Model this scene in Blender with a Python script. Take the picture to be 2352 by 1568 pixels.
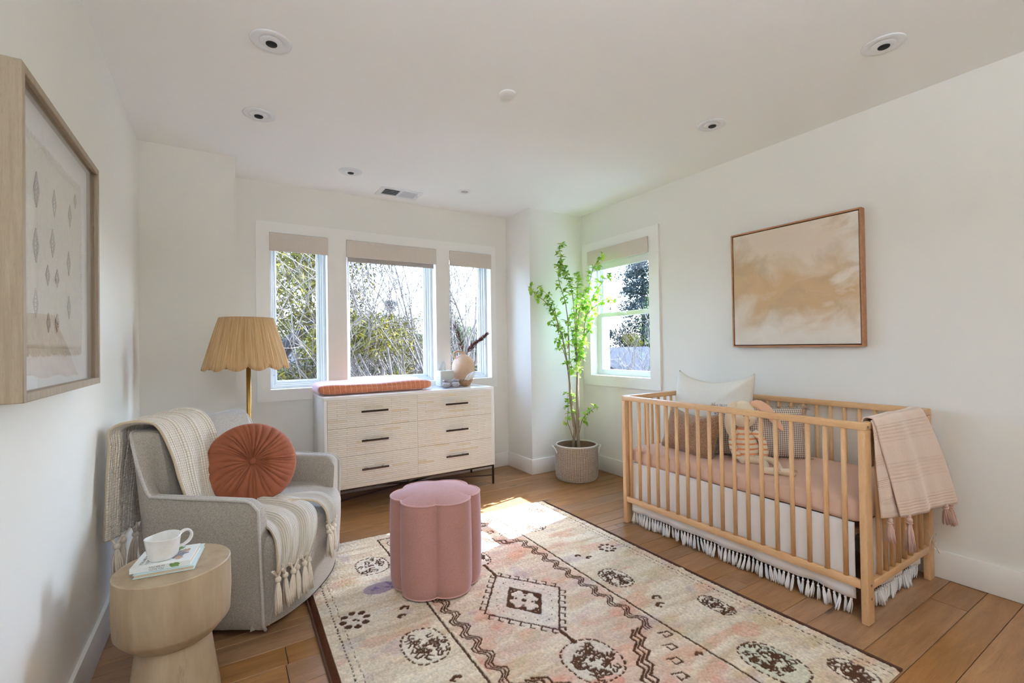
import bpy, bmesh, math, random
import numpy as np
from mathutils import Vector, Matrix
for _o in list(bpy.data.objects): bpy.data.objects.remove(_o)
SC = bpy.context.scene
COL = SC.collection
rnd = random.Random(7)

# ------------------------------------------------------------------ camera
CAMZ = 1.175
cam = bpy.data.cameras.new('camera')
cam.sensor_width = 36.0
cam.lens = 36.0 * 1068.94 / 2352.0
cam.clip_start = 0.02
cam.clip_end = 400
cam_ob = bpy.data.objects.new('camera', cam)
COL.objects.link(cam_ob)
def cam_matrix(yaw=.5559, pitch=.0094, roll=.0152):
    cy, sy = math.cos(yaw), math.sin(yaw)
    R = Vector((cy, -sy, 0)); F = Vector((sy, cy, 0)); U = Vector((0, 0, 1))
    F2 = F * math.cos(pitch) + U * math.sin(pitch)
    U2 = -F * math.sin(pitch) + U * math.cos(pitch)
    R3 = R * math.cos(roll) - U2 * math.sin(roll)
    U3 = R * math.sin(roll) + U2 * math.cos(roll)
    return Matrix(((R3.x, U3.x, -F2.x, 0), (R3.y, U3.y, -F2.y, 0), (R3.z, U3.z, -F2.z, CAMZ), (0, 0, 0, 1)))
cam_ob.matrix_world = cam_matrix()
SC.camera = cam_ob

# ------------------------------------------------------------------ sky, sun, exposure
SUN_E, SKY_S = 58.0, 12.5
w = bpy.data.worlds.new('sky'); SC.world = w; w.use_nodes = True
wn = w.node_tree; wn.nodes.clear()
_sky = wn.nodes.new('ShaderNodeTexSky'); _sky.sky_type = 'NISHITA'; _sky.sun_disc = False
_sky.sun_elevation = math.radians(40); _sky.sun_rotation = math.radians(79)
_sky.air_density = 1.0; _sky.dust_density = 2.0; _sky.ozone_density = 1.0
_mx = wn.nodes.new('ShaderNodeMix'); _mx.data_type = 'RGBA'; _mx.inputs[0].default_value = 0.40
_mx.inputs[7].default_value = (.56, .62, .70, 1)
_sc = wn.nodes.new('ShaderNodeVectorMath'); _sc.operation = 'SCALE'; _sc.inputs[3].default_value = .30
wn.links.new(_sky.outputs[0], _sc.inputs[0]); wn.links.new(_sc.outputs[0], _mx.inputs[6])
_bg = wn.nodes.new('ShaderNodeBackground'); _bg.inputs[1].default_value = SKY_S
wn.links.new(_mx.outputs[2], _bg.inputs[0])
_wo = wn.nodes.new('ShaderNodeOutputWorld'); wn.links.new(_bg.outputs[0], _wo.inputs[0])
sun = bpy.data.lights.new('sun', 'SUN'); sun.energy = SUN_E; sun.angle = math.radians(.6); sun.color = (.97, 1, 1.02)
sun_ob = bpy.data.objects.new('sun', sun); COL.objects.link(sun_ob)
sun_ob.rotation_euler = Vector((-1, -.19, -.853)).to_track_quat('-Z', 'Y').to_euler()
sun_ob.location = (8, 3, 8)
vs = SC.view_settings
SC.display_settings.display_device = 'sRGB'
vs.view_transform = 'Standard'; vs.look = 'None'; vs.exposure = 0.36; vs.gamma = 1.0; vs.use_curve_mapping = False
vs.use_white_balance = True; vs.white_balance_temperature = 5250; vs.white_balance_tint = 8   # camera balanced to the warm interior
SC.cycles.max_bounces = 8; SC.cycles.diffuse_bounces = 7; SC.cycles.glossy_bounces = 3
SC.cycles.transmission_bounces = 6; SC.cycles.transparent_max_bounces = 12
SC.cycles.sample_clamp_indirect = 8.0; SC.cycles.use_light_tree = False
SC.cycles.caustics_reflective = False; SC.cycles.caustics_refractive = False

# ------------------------------------------------------------------ materials
def srgb(h):
    if not isinstance(h, str): return (h[0], h[1], h[2], 1)
    h = h.lstrip('#'); c = [int(h[i:i + 2], 16) / 255 for i in (0, 2, 4)]
    return tuple((x / 12.92 if x <= .04045 else ((x + .055) / 1.055) ** 2.4) for x in c) + (1,)
class NT:
    def __init__(s, name):
        s.m = bpy.data.materials.new(name); s.m.use_nodes = True
        s.t = s.m.node_tree; s.b = s.t.nodes['Principled BSDF']
    def n(s, typ, **k):
        nd = s.t.nodes.new('ShaderNode' + typ)
        for a, v in k.items(): setattr(nd, a, v)
        return nd
    def set(s, nd, i, v):
        if hasattr(v, 'is_linked') or isinstance(v, bpy.types.NodeSocket): s.t.links.new(v, nd.inputs[i])
        else: nd.inputs[i].default_value = v
    def math(s, op, a, b=None, c=None):
        nd = s.n('Math', operation=op)
        for i, v in enumerate((a, b, c)):
            if v is not None: s.set(nd, i, v)
        return nd.outputs[0]
    def mix(s, f, a, b):
        nd = s.n('Mix', data_type='RGBA'); s.set(nd, 0, f); s.set(nd, 6, a); s.set(nd, 7, b); return nd.outputs[2]
    def coord(s, kind='Object', scale=(1, 1, 1), rand=0.0, rot=(0, 0, 0)):
        tc = s.n('TexCoord'); mp = s.n('Mapping'); mp.inputs['Scale'].default_value = scale; mp.inputs['Rotation'].default_value = rot
        s.t.links.new(tc.outputs[kind], mp.inputs[0])
        if rand:
            oi = s.n('ObjectInfo'); v = s.n('CombineXYZ')
            q = s.math('MULTIPLY', oi.outputs['Random'], rand)
            for i in range(3): s.t.links.new(q, v.inputs[i])
            s.t.links.new(v.outputs[0], mp.inputs['Location'])
        return mp.outputs[0]
    def noise(s, vec, scale=5, detail=3, rough=.55, dist=0):
        nd = s.n('TexNoise'); s.set(nd, 'Vector', vec); s.set(nd, 'Scale', scale); s.set(nd, 'Detail', detail); s.set(nd, 'Roughness', rough); s.set(nd, 'Distortion', dist)
        return nd.outputs[0]
    def ramp(s, f, stops, interp='LINEAR'):
        nd = s.n('ValToRGB'); s.set(nd, 0, f); cr = nd.color_ramp; cr.interpolation = interp
        while len(cr.elements) < len(stops): cr.elements.new(.5)
        for e, (p, c) in zip(cr.elements, stops): e.position = p; e.color = srgb(c) if isinstance(c, str) else (c, c, c, 1)
        return nd.outputs[0]
    def bump(s, hgt, strength=.3, dist=.002):
        nd = s.n('Bump'); s.set(nd, 'Height', hgt); nd.inputs['Strength'].default_value = strength; nd.inputs['Distance'].default_value = dist
        s.t.links.new(nd.outputs[0], s.b.inputs['Normal'])
    def base(s, col, rough=.6, metal=0, spec=.5, sheen=0, coat=0):
        b = s.b
        s.set(b, 'Base Color', srgb(col) if isinstance(col, (str, tuple)) else col)
        s.set(b, 'Roughness', rough); s.set(b, 'Metallic', metal); b.inputs['Specular IOR Level'].default_value = spec
        b.inputs['Sheen Weight'].default_value = sheen; b.inputs['Sheen Roughness'].default_value = .4
        b.inputs['Coat Weight'].default_value = coat; b.inputs['Coat Roughness'].default_value = .12
        return s.m
def plain(name, col, rough=.6, metal=0, spec=.5, sheen=0, coat=0, var=None, var_col=None, bump=None, stretch=(1, 1, 1), rand=0):
    """one colour, optional noise variation toward var_col, optional noise bump (scale, strength, distance)"""
    t = NT(name); c = srgb(col)
    if var:
        v = t.coord('Object', stretch, rand)
        f = t.noise(v, var[0], 4)
        c = t.mix(t.math('MULTIPLY', t.ramp(f, [(.3, 0.), (.7, 1.)]), var[1]), srgb(col), srgb(var_col))
    t.base(c if var else col, rough, metal, spec, sheen, coat)
    if bump:
        t.bump(t.noise(t.coord('Object', stretch), bump[0], 4), bump[1], bump[2])
    return t.m
def wood(name, a, b, dark, scale=(1.2, 14, 14), rough=.45, knots=0, rand=9., spec=.4, objvar=.0, bstr=.15):
    t = NT(name)
    v = t.coord('Object', scale, rand)
    g = t.noise(v, 3.2, 6, .62, .6)
    fine = t.noise(t.coord('Object', (scale[0] * 3, scale[1] * 8, scale[2] * 8), rand), 5, 4, .6)
    c = t.mix(t.ramp(g, [(.32, 0.), (.68, 1.)]), srgb(a), srgb(b))
    c = t.mix(t.math('MULTIPLY', t.ramp(fine, [(.5, 0.), (.75, 1.)]), .45), c, srgb(dark))
    if objvar:
        oi = t.n('ObjectInfo'); hs = t.n('HueSaturation'); t.set(hs, 'Color', c)
        t.set(hs, 'Value', t.math('MULTIPLY_ADD', oi.outputs['Random'], objvar, 1 - objvar * .55))
        t.set(hs, 'Saturation', t.math('MULTIPLY_ADD', t.math('FRACT', t.math('MULTIPLY', oi.outputs['Random'], 7.3)), .22, .86)); c = hs.outputs[0]
    if knots:
        vo = t.n('TexVoronoi'); t.set(vo, 'Vector', t.coord('Object', (2.6, 6.5, 1), rand)); vo.inputs['Scale'].default_value = knots
        wob = t.noise(t.coord('Object', (6, 26, 1), rand), 3, 3)
        dd = t.math('MULTIPLY_ADD', wob, .12, vo.outputs['Distance'])
        sel = t.math('GREATER_THAN', t.n('SeparateColor').outputs[0], .5) if 0 else None
        sp = t.n('SeparateColor'); t.t.links.new(vo.outputs['Color'], sp.inputs[0])
        k = t.math('MULTIPLY', t.ramp(dd, [(.10, 1.), (.19, 0.)]), t.math('GREATER_THAN', sp.outputs[0], .6))
        c = t.mix(t.math('MULTIPLY', k, .85), c, srgb('#2b1d13'))
        halo = t.math('MULTIPLY', t.ramp(dd, [(.1, 1.), (.45, 0.)]), t.math('GREATER_THAN', sp.outputs[0], .6))
        c = t.mix(t.math('MULTIPLY', halo, .3), c, srgb('#6b4a2b'))
        crack = t.noise(t.coord('Object', (.7, 30, 1), rand), 2.2, 5, .7)
        c = t.mix(t.math('MULTIPLY', t.ramp(crack, [(.70, 0.), (.74, 1.)]), .6), c, srgb('#3a2a1c'))
    t.base(c, rough, 0, spec)
    t.bump(fine, bstr, .001)
    return t.m
def fabric(name, a, b, scale=260, bstr=.4, sheen=.15, rough=.9, diag=True, mottled=.25):
    """woven cloth: two threads crossing, small relief"""
    t = NT(name)
    n1 = t.noise(t.coord('Object', (1, 1, .35), 0, (.5, .3, .6) if diag else (0, 0, 0)), scale * 1.6, 2)
    n2 = t.noise(t.coord('Object', (.35, .35, 1), 0, (.4, .6, .2) if diag else (0, 0, 0)), scale * 1.6, 2)
    h = t.math('MAXIMUM', n1, n2)
    t.base(t.mix(t.ramp(h, [(.42, 0.), (.68, 1.)]), srgb(b), srgb(a)), rough, 0, .25, sheen)
    t.bump(h, bstr, .0015)
    return t.m
def glass(name, tint=(1, 1, 1, 1), ior=1.45):
    t = NT(name); t.t.nodes.remove(t.b)
    out = t.t.nodes['Material Output']
    tr = t.n('BsdfTransparent'); tr.inputs[0].default_value = tint
    gl = t.n('BsdfGlossy'); gl.inputs['Roughness'].default_value = 0.0
    lw = t.n('LayerWeight'); lw.inputs[0].default_value = .5
    fr = t.math('MULTIPLY_ADD', t.math('POWER', lw.outputs['Facing'], 5.0), .92, .04)   # Schlick reflectance of a thin sheet
    mx = t.n('MixShader'); t.t.links.new(fr, mx.inputs[0]); t.t.links.new(tr.outputs[0], mx.inputs[1]); t.t.links.new(gl.outputs[0], mx.inputs[2])
    t.t.links.new(mx.outputs[0], out.inputs[0])
    return t.m

MT = {}
MT['wall'] = plain('wall_paint', '#ebe9e1', .75, spec=.25)
MT['ceil'] = plain('ceiling_paint', '#f8f7f4', .85, spec=.2)
MT['trim'] = plain('white_trim_paint', '#f2f0ea', .38, spec=.5)
MT['vinyl'] = plain('white_window_vinyl', '#e6e9e8', .3)
MT['glass'] = glass('window_glass')
MT['oak'] = wood('oak_floor', '#9d754a', '#815b35', '#5f3f22', (1.1, 9, 9), .31, knots=1.0, rand=30, objvar=.3)
MT['sub'] = plain('dark_gap', '#2a1d12', .9)
MT['black'] = plain('black_matte', '#050505', .7)
MT['whitemetal'] = plain('white_metal', '#e9eaea', .4)
MT['linen'] = fabric('beige_linen_blind', '#ddd4c9', '#c8bdb0', 420, .2, .05)
MT['shade'] = fabric('blind_fabric', '#c9c2bb', '#b0a8a0', 420, .2, .05)
MT['white_shade'] = plain('white_blind_fabric', '#eceeee', .8)
MT['chain'] = plain('bead_chain', '#8f9496', .35, .6)

# ------------------------------------------------------------------ mesh helpers
def link(name, me, m=None, parent=None, smooth=False):
    o = bpy.data.objects.new(name, me); COL.objects.link(o)
    if m is not None and not me.materials: me.materials.append(MT[m] if isinstance(m, str) else m)
    if parent is not None: o.parent = parent
    if smooth:
        me.polygons.foreach_set('use_smooth', [True] * len(me.polygons))
    return o
def empty(name, loc=(0, 0, 0), rz=0):
    o = bpy.data.objects.new(name, None); COL.objects.link(o); o.location = loc; o.rotation_euler = (0, 0, rz); o.empty_display_size = .05
    return o
def tag(o, label, cat, group=None):
    o['label'] = label; o['category'] = cat
    if group: o['group'] = group
    return o
def structure(o): o['kind'] = 'structure'; return o
class MB:
    """collects shapes, builds ONE mesh"""
    def __init__(s): s.v = []; s.f = []
    def add(s, v, f):
        k = len(s.v); s.v += [tuple(p) for p in v]; s.f += [tuple(i + k for i in q) for q in f]; return s
    def box(s, x0, x1, y0, y1, z0, z1):
        v = [(x0, y0, z0), (x1, y0, z0), (x1, y1, z0), (x0, y1, z0), (x0, y0, z1), (x1, y0, z1), (x1, y1, z1), (x0, y1, z1)]
        return s.add(v, [(0, 3, 2, 1), (4, 5, 6, 7), (0, 1, 5, 4), (1, 2, 6, 5), (2, 3, 7, 6), (3, 0, 4, 7)])
    def bbox(s, x0, x1, y0, y1, z0, z1, bev=.003, seg=2):
        bm = bmesh.new(); bmesh.ops.create_cube(bm, size=1)
        for q in bm.verts: q.co = Vector(((x0 + x1) / 2 + q.co.x * (x1 - x0), (y0 + y1) / 2 + q.co.y * (y1 - y0), (z0 + z1) / 2 + q.co.z * (z1 - z0)))
        bmesh.ops.bevel(bm, geom=bm.edges[:], offset=bev, segments=seg, profile=.5, affect='EDGES')
        bm.verts.index_update()
        s.add([q.co[:] for q in bm.verts], [[q.index for q in f.verts] for f in bm.faces]); bm.free(); return s
    def lathe(s, prof, n=32, c=(0, 0, 0), cap=True):
        v = []; f = []
        for r, z in prof:
            for i in range(n):
                a = 2 * math.pi * i / n; v.append((c[0] + r * math.cos(a), c[1] + r * math.sin(a), c[2] + z))
        for j in range(len(prof) - 1):
            for i in range(n): f.append((j * n + i, j * n + (i + 1) % n, (j + 1) * n + (i + 1) % n, (j + 1) * n + i))
        if cap:
            if prof[0][0] > 1e-5: f.append(tuple(range(n - 1, -1, -1)))
            if prof[-1][0] > 1e-5: f.append(tuple((len(prof) - 1) * n + i for i in range(n)))
        return s.add(v, f)
    def tube(s, pts, r, n=8, closed=False, cap=True):
        P = [Vector(p) for p in pts]; m = len(P)
        R = r if isinstance(r, (list, tuple)) else [r] * m
        v = []; f = []; up = None
        for i, p in enumerate(P):
            a = P[(i - 1) % m] if (closed or i > 0) else p; b = P[(i + 1) % m] if (closed or i < m - 1) else p
            d = (b - a)
            d = d.normalized() if d.length > 1e-9 else Vector((0, 0, 1))
            if up is None:
                up = d.orthogonal().normalized()
            else:
                up = up - d * up.dot(d)
                up = up.normalized() if up.length > 1e-6 else d.orthogonal().normalized()
            q = d.cross(up)
            for k in range(n):
                t = 2 * math.pi * k / n; v.append(tuple(p + (up * math.cos(t) + q * math.sin(t)) * R[i]))
        for i in range(m if closed else m - 1):
            j = (i + 1) % m
            for k in range(n): f.append((i * n + k, i * n + (k + 1) % n, j * n + (k + 1) % n, j * n + k))
        if cap and not closed: f.append(tuple(range(n - 1, -1, -1))); f.append(tuple((m - 1) * n + k for k in range(n)))
        return s.add(v, f)
    def grid(s, fn, nu, nv, closeu=False):
        v = [tuple(fn(i / (nu if closeu else nu - 1), j / (nv - 1))) for j in range(nv) for i in range(nu)]
        f = []
        for j in range(nv - 1):
            for i in range(nu if closeu else nu - 1):
                k = (i + 1) % nu; f.append((j * nu + i, j * nu + k, (j + 1) * nu + k, (j + 1) * nu + i))
        return s.add(v, f)
    def ball(s, c, r, nu=16, nv=10, sc=(1, 1, 1), rot=None):
        def fn(u, t):
            a = 2 * math.pi * u; b = math.pi * (t - .5) * .9999
            p = Vector((math.cos(a) * math.cos(b) * sc[0] * r, math.sin(a) * math.cos(b) * sc[1] * r, math.sin(b) * sc[2] * r))
            if rot is not None: p = rot @ p
            return (p.x + c[0], p.y + c[1], p.z + c[2])
        return s.grid(fn, nu, nv, True)
    def mesh(s, name):
        me = bpy.data.meshes.new(name); me.from_pydata(s.v, [], s.f); me.update(); return me
    def build(s, name, m, parent=None, smooth=False, sub=0, solid=0, angle=None):
        me = s.mesh(name)
        if smooth or angle:
            bm = bmesh.new(); bm.from_mesh(me); bmesh.ops.recalc_face_normals(bm, faces=bm.faces[:]); bm.to_mesh(me); bm.free()
        o = link(name, me, m, parent, smooth or bool(angle))
        if angle:
            try: me.set_sharp_from_angle(angle=math.radians(angle))
            except Exception: pass
        if solid: q = o.modifiers.new('thick', 'SOLIDIFY'); q.thickness = solid; q.offset = 0
        if sub: q = o.modifiers.new('sub', 'SUBSURF'); q.levels = sub; q.render_levels = sub
        return o
def catmull(P, n):
    """n samples along a smooth curve through P (tuples of any length)"""
    P = [np.array(p, float) for p in P]; m = len(P) - 1; out = []
    for i in range(n):
        t = i / (n - 1) * m; k = min(int(t), m - 1); u = t - k
        p1, p2 = P[k], P[k + 1]; p0 = P[k - 1] if k > 0 else 2 * p1 - p2; p3 = P[k + 2] if k + 2 <= m else 2 * p2 - p1
        out.append(.5 * ((2 * p1) + (-p0 + p2) * u + (2 * p0 - 5 * p1 + 4 * p2 - p3) * u * u + (-p0 + 3 * p1 - 3 * p2 + p3) * u ** 3))
    return out
def smoothstep(a, b, x):
    t = min(1, max(0, (x - a) / (b - a))); return t * t * (3 - 2 * t)
def copy_tree(o, parent=None):
    c = o.copy(); COL.objects.link(c)
    if parent is not None: c.parent = parent
    for ch in list(o.children): copy_tree(ch, c)
    return c

# ------------------------------------------------------------------ the room
XL, XR, YW, YB, ZC = -.4235, 3.0046, 3.9395, 3.5215, 2.4367
XLR, XRR = .0768, 2.389
Y0 = -1.9
TH = .22
def holes_wall(mb, axis, pos0, pos1, a0, a1, z0, z1, holes):
    """solid wall slab between pos0..pos1 with rectangular holes (a0,a1,z0,z1) cut out, from boxes"""
    aa = sorted({a0, a1, *[h[0] for h in holes], *[h[1] for h in holes]})
    zz = sorted({z0, z1, *[h[2] for h in holes], *[h[3] for h in holes]})
    for i in range(len(aa) - 1):
        for j in range(len(zz) - 1):
            ca, cz = (aa[i] + aa[i + 1]) / 2, (zz[j] + zz[j + 1]) / 2
            if any(h[0] < ca < h[1] and h[2] < cz < h[3] for h in holes): continue
            if axis == 'y': mb.box(aa[i], aa[i + 1], pos0, pos1, zz[j], zz[j + 1])
            else: mb.box(pos0, pos1, aa[i], aa[i + 1], zz[j], zz[j + 1])
    return mb
def weld(o):
    bm = bmesh.new(); bm.from_mesh(o.data); bmesh.ops.remove_doubles(bm, verts=bm.verts[:], dist=1e-5)
    dup = {}
    for f in bm.faces: dup.setdefault(tuple(sorted(v.index for v in f.verts)), []).append(f)
    kill = [f for fs in dup.values() if len(fs) > 1 for f in fs]
    bmesh.ops.delete(bm, geom=kill, context='FACES_ONLY')
    bm.to_mesh(o.data); bm.free()
WZ0, WZ1 = .872, 2.06
W = [(.302, .713), (.86, 1.637), (1.772, 2.203)]
RW = (2.657, 3.385)
RZ0, RZ1 = .883, 2.06
for nm, mb in (
    ('wall_left', MB().box(XL - TH, XL, Y0 - TH, YW + TH, 0, ZC)),
    ('wall_right', holes_wall(MB(), 'x', XR, XR + TH, Y0 - TH, YW + TH, 0, ZC, [(RW[0], RW[1], RZ0, RZ1)])),
    ('wall_back', holes_wall(MB(), 'y', YW, YW + TH, XL, XR, 0, ZC, [(a, b, WZ0, WZ1) for a, b in W])),
    ('wall_back_left', MB().box(XL, XLR, YB, YW, 0, ZC)),
    ('wall_back_right', MB().box(XRR, XR, YB, YW, 0, ZC)),
    ('wall_front', holes_wall(MB(), 'y', Y0 - TH, Y0, XL, XR, 0, ZC, [])),
    ('ceiling', MB().box(XL - TH, XR + TH, Y0 - TH, YW + TH, ZC, ZC + .2))):
    o = structure(mb.build(nm, 'ceil' if nm == 'ceiling' else 'wall')); weld(o)
# floor: sub-floor with every plank a piece of its own
fl = structure(MB().box(XL - TH, XR + TH, Y0 - TH, YW + TH, -.25, -.006).build('floor', 'sub'))
seams = [.571, .686, .816, 1.018, 1.12, 1.324, 1.45, 1.55, 1.703, 1.805, 1.938, 2.06, 2.185, 2.243, 2.311]
r1 = random.Random(3)
while seams[-1] < YW: seams.append(seams[-1] + r1.choice((.1, .128, .152, .2)))
while seams[0] > Y0: seams.insert(0, seams[0] - r1.choice((.1, .128, .152, .2)))
for i in range(len(seams) - 1):
    y0, y1 = max(seams[i], Y0), min(seams[i + 1], YW)
    if y1 - y0 < .01: continue
    x = XL; nx = XL + r1.uniform(.5, 1.5)
    while x < XR - .01:
        e = min(nx, XR)
        if XR - e < .25: e = XR
        g = .0011
        o = MB().bbox(x + g - (x + e) / 2, e - g - (x + e) / 2, y0 + g - (y0 + y1) / 2, y1 - g - (y0 + y1) / 2, -.008, 0, .0012, 1).build('plank', 'oak', fl)
        o.location = ((x + e) / 2, (y0 + y1) / 2, r1.uniform(-.0006, 0))
        x = e; nx = x + r1.uniform(.9, 1.9)
# skirting boards
BH, BT = .137, .0142
def skirting(name, x0, x1, y0, y1, horiz):
    mb = MB()
    mb.bbox(x0, x1, y0, y1, .001, BH, .0025, 2)
    return structure(mb.build(name, 'trim', None, angle=40))
skirting('baseboard_left', XL, XL + BT, Y0, YB, 0)
skirting('baseboard_right', XR - BT, XR, Y0, YB, 0)
skirting('baseboard_back_left', XL + BT, XLR, YB - BT, YB, 1)
skirting('baseboard_back_left_return', XLR, XLR + BT, YB - BT, YW, 0)
skirting('baseboard_back', XLR + BT, XRR - BT, YW - BT, YW, 1)
skirting('baseboard_back_right_return', XRR - BT, XRR, YB - BT, YW, 0)
skirting('baseboard_back_right', XRR, XR - BT, YB - BT, YB, 1)
# flat casings round the windows
CD = .018
def casing(name, axis, pos, a0, a1, z0, z1, holes, sgn):
    mb = MB(); p0, p1 = sorted((pos, pos + sgn * CD))
    holes_wall(mb, axis, p0, p1, a0, a1, z0, z1, holes)
    o = structure(mb.build(name, 'trim')); weld(o); return o
casing('trim_1', 'y', YW, .213, 2.2585, .785, 2.139, [(a, b, WZ0, WZ1) for a, b in W], -1)
casing('trim_2', 'x', XR, 2.553, 3.482, .794, 2.141, [(RW[0], RW[1], RZ0, RZ1)], -1)
# front windows: fixed / casement frames with a pane, stepped profile
def rect_frame(mb, axis, d0, d1, a0, a1, z0, z1, w):
    def bx(p, q, r, s_):
        if axis == 'y': mb.bbox(p, q, d0, d1, r, s_, .002, 1)
        else: mb.bbox(d0, d1, p, q, r, s_, .002, 1)
    bx(a0, a0 + w, z0, z1); bx(a1 - w, a1, z0, z1); bx(a0 + w, a1 - w, z0, z0 + w); bx(a0 + w, a1 - w, z1 - w, z1)
    return mb
def window(n, axis, a0, a1, z0, z1, base, sgn=1):
    e = structure(empty('window_%d' % n, ((a0 + a1) / 2, base, z0) if axis == 'y' else (base, (a0 + a1) / 2, z0)))
    def part(nm, m, mb):
        o = mb.build(nm, m, e, angle=40); o.matrix_parent_inverse = Matrix.Translation(-Vector(e.location)); return o
    d = lambda p, q: tuple(sorted((base + sgn * p, base + sgn * q)))
    part('window_frame', 'vinyl', rect_frame(rect_frame(MB(), axis, *d(.075, .2), a0, a1, z0, z1, .022), axis, *d(.10, .2), a0 + .02, a1 - .02, z0 + .02, z1 - .02, .014))
    return e, part, d
for n, (a, b) in enumerate(W):
    e, part, d = window(n + 1, 'y', a, b, WZ0, WZ1, YW)
    q = part('sash', 'vinyl', rect_frame(rect_frame(MB(), 'y', *d(.12, .18), a + .03, b - .03, WZ0 + .03, WZ1 - .03, .02), 'y', *d(.135, .175), a + .045, b - .045, WZ0 + .045, WZ1 - .045, .012))
    part('pane', 'glass', MB().box(a + .05, b - .05, YW + .149, YW + .153, WZ0 + .05, WZ1 - .05))
e, part, d = window(4, 'x', RW[0], RW[1], RZ0, RZ1, XR)
zm_ = 1.452
part('lower_sash', 'vinyl', rect_frame(MB(), 'x', *d(.075, .105), RW[0] + .018, RW[1] - .018, RZ0 + .018, zm_ + .022, .040))
part('pane', 'glass', MB().box(XR + .088, XR + .092, RW[0] + .05, RW[1] - .05, RZ0 + .05, zm_))
part('upper_sash', 'vinyl', rect_frame(MB(), 'x', *d(.11, .14), RW[0] + .018, RW[1] - .018, zm_ - .012, RZ1 - .018, .034))
part('pane', 'glass', MB().box(XR + .122, XR + .126, RW[0] + .045, RW[1] - .045, zm_ + .015, RZ1 - .045))
part('sash_lock', 'vinyl', MB().bbox(XR + .06, XR + .076, 3.0, 3.05, zm_ + .0, zm_ + .012, .003))
# sampling portals in the four openings (they give no light of their own)
def portal(loc, rot, sx, sy):
    l = bpy.data.lights.new('window_portal', 'AREA'); l.shape = 'RECTANGLE'; l.size = sx; l.size_y = sy; l.cycles.is_portal = True
    o = bpy.data.objects.new('window_portal', l); COL.objects.link(o); o.location = loc; o.rotation_euler = rot
for a_, b_ in W: portal(((a_ + b_) / 2, YW + .215, (WZ0 + WZ1) / 2), (-math.pi / 2, 0, 0), b_ - a_, WZ1 - WZ0)
portal((XR + .215, (RW[0] + RW[1]) / 2, (RZ0 + RZ1) / 2), (0, math.pi / 2, 0), RZ1 - RZ0, RW[1] - RW[0])
part('sill', 'trim', MB().bbox(XR - .016, XR + .075, RW[0], RW[1], RZ0 - .012, RZ0 + .006, .003))
# ------------------------------------------------------------------ roller blinds
def chain(parent, x, y, z0, z1, axis='y'):
    mb = MB()
    z = z1
    while z > z0:
        for dx in (0, .011):
            mb.ball((x + dx, y, z), .0022, 6, 4)
        z -= .0085
    for k in range(7):
        a = math.pi * k / 6; mb.ball((x + .0055 + .0055 * math.cos(a), y, z0 - .0055 * math.sin(a)), .0022, 6, 4)
    return mb.build('bead_chain', 'chain', parent, True)
def blind_y(a, b, drop, label, chain_x=None, y=YW):
    e = empty('roller_blind', ((a + b) / 2, y - .01, 1.918)); inv = Matrix.Translation(-Vector(e.location))
    tag(e, label, 'blind', 'roller blinds in the window openings')
    ob = [MB().bbox(a, b, y - .034, y - .0215, 1.918, 2.054, .002).build('fascia', 'linen', e, angle=40),
          MB().bbox(a + .004, b - .004, y - .0215, y - .0185, 1.921, 1.926, .001).build('fascia_lip', 'vinyl', e),
          MB().tube([(a + .008, y + .03, 2.0), (b - .008, y + .03, 2.0)], .026, 20).build('roller', 'shade', e, True)]
    if drop:
        z = 1.918 - drop
        ob.append(MB().box(a + .014, b - .014, y + .0035, y + .0045, z, 2.0).build('shade_fabric', 'shade', e))
        ob.append(MB().bbox(a + .014, b - .014, y - .001, y + .009, z - .004, z + .008, .003).build('hem_bar', 'shade', e))
    if chain_x is not None: ob.append(chain(e, chain_x, y + .05, 1.20 if chain_x > 1 else .98, 1.93))
    for o in ob: o.matrix_parent_inverse = inv
    return e
blind_y(W[0][0] - .001, W[0][1] + .005, 0, 'beige linen roller blind over the narrow window behind the lamp', W[0][0] + .022)
blind_y(W[1][0] - .001, W[1][1] + .002, .030, 'beige linen roller blind of the wide middle window, slightly lowered')
blind_y(W[2][0] - .001, W[2][1] + .003, 0, 'beige linen roller blind over the narrow window above the vase', W[2][1] - .045)
e = tag(empty('roller_blind', (XR, 3.02, 1.93)), 'greige linen roller blind with white shade in the window beside the tall plant', 'blind', 'roller blinds in the window openings')
inv = Matrix.Translation(-Vector(e.location))
for o in (MB().bbox(XR - .034, XR - .0215, RW[0] - .004, RW[1] + .012, 1.93, 2.062, .002).build('fascia', 'linen', e, angle=40),
          MB().tube([(XR + .03, RW[0] + .008, 2.0), (XR + .03, RW[1] - .008, 2.0)], .026, 20).build('roller', 'white_shade', e, True),
          MB().box(XR + .0035, XR + .0045, RW[0] + .004, RW[1] - .012, 1.872, 2.0).build('shade_fabric', 'white_shade', e),
          MB().bbox(XR - .001, XR + .009, RW[0] + .004, RW[1] - .012, 1.868, 1.88, .003).build('hem_bar', 'white_shade', e)):
    o.matrix_parent_inverse = inv

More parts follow.
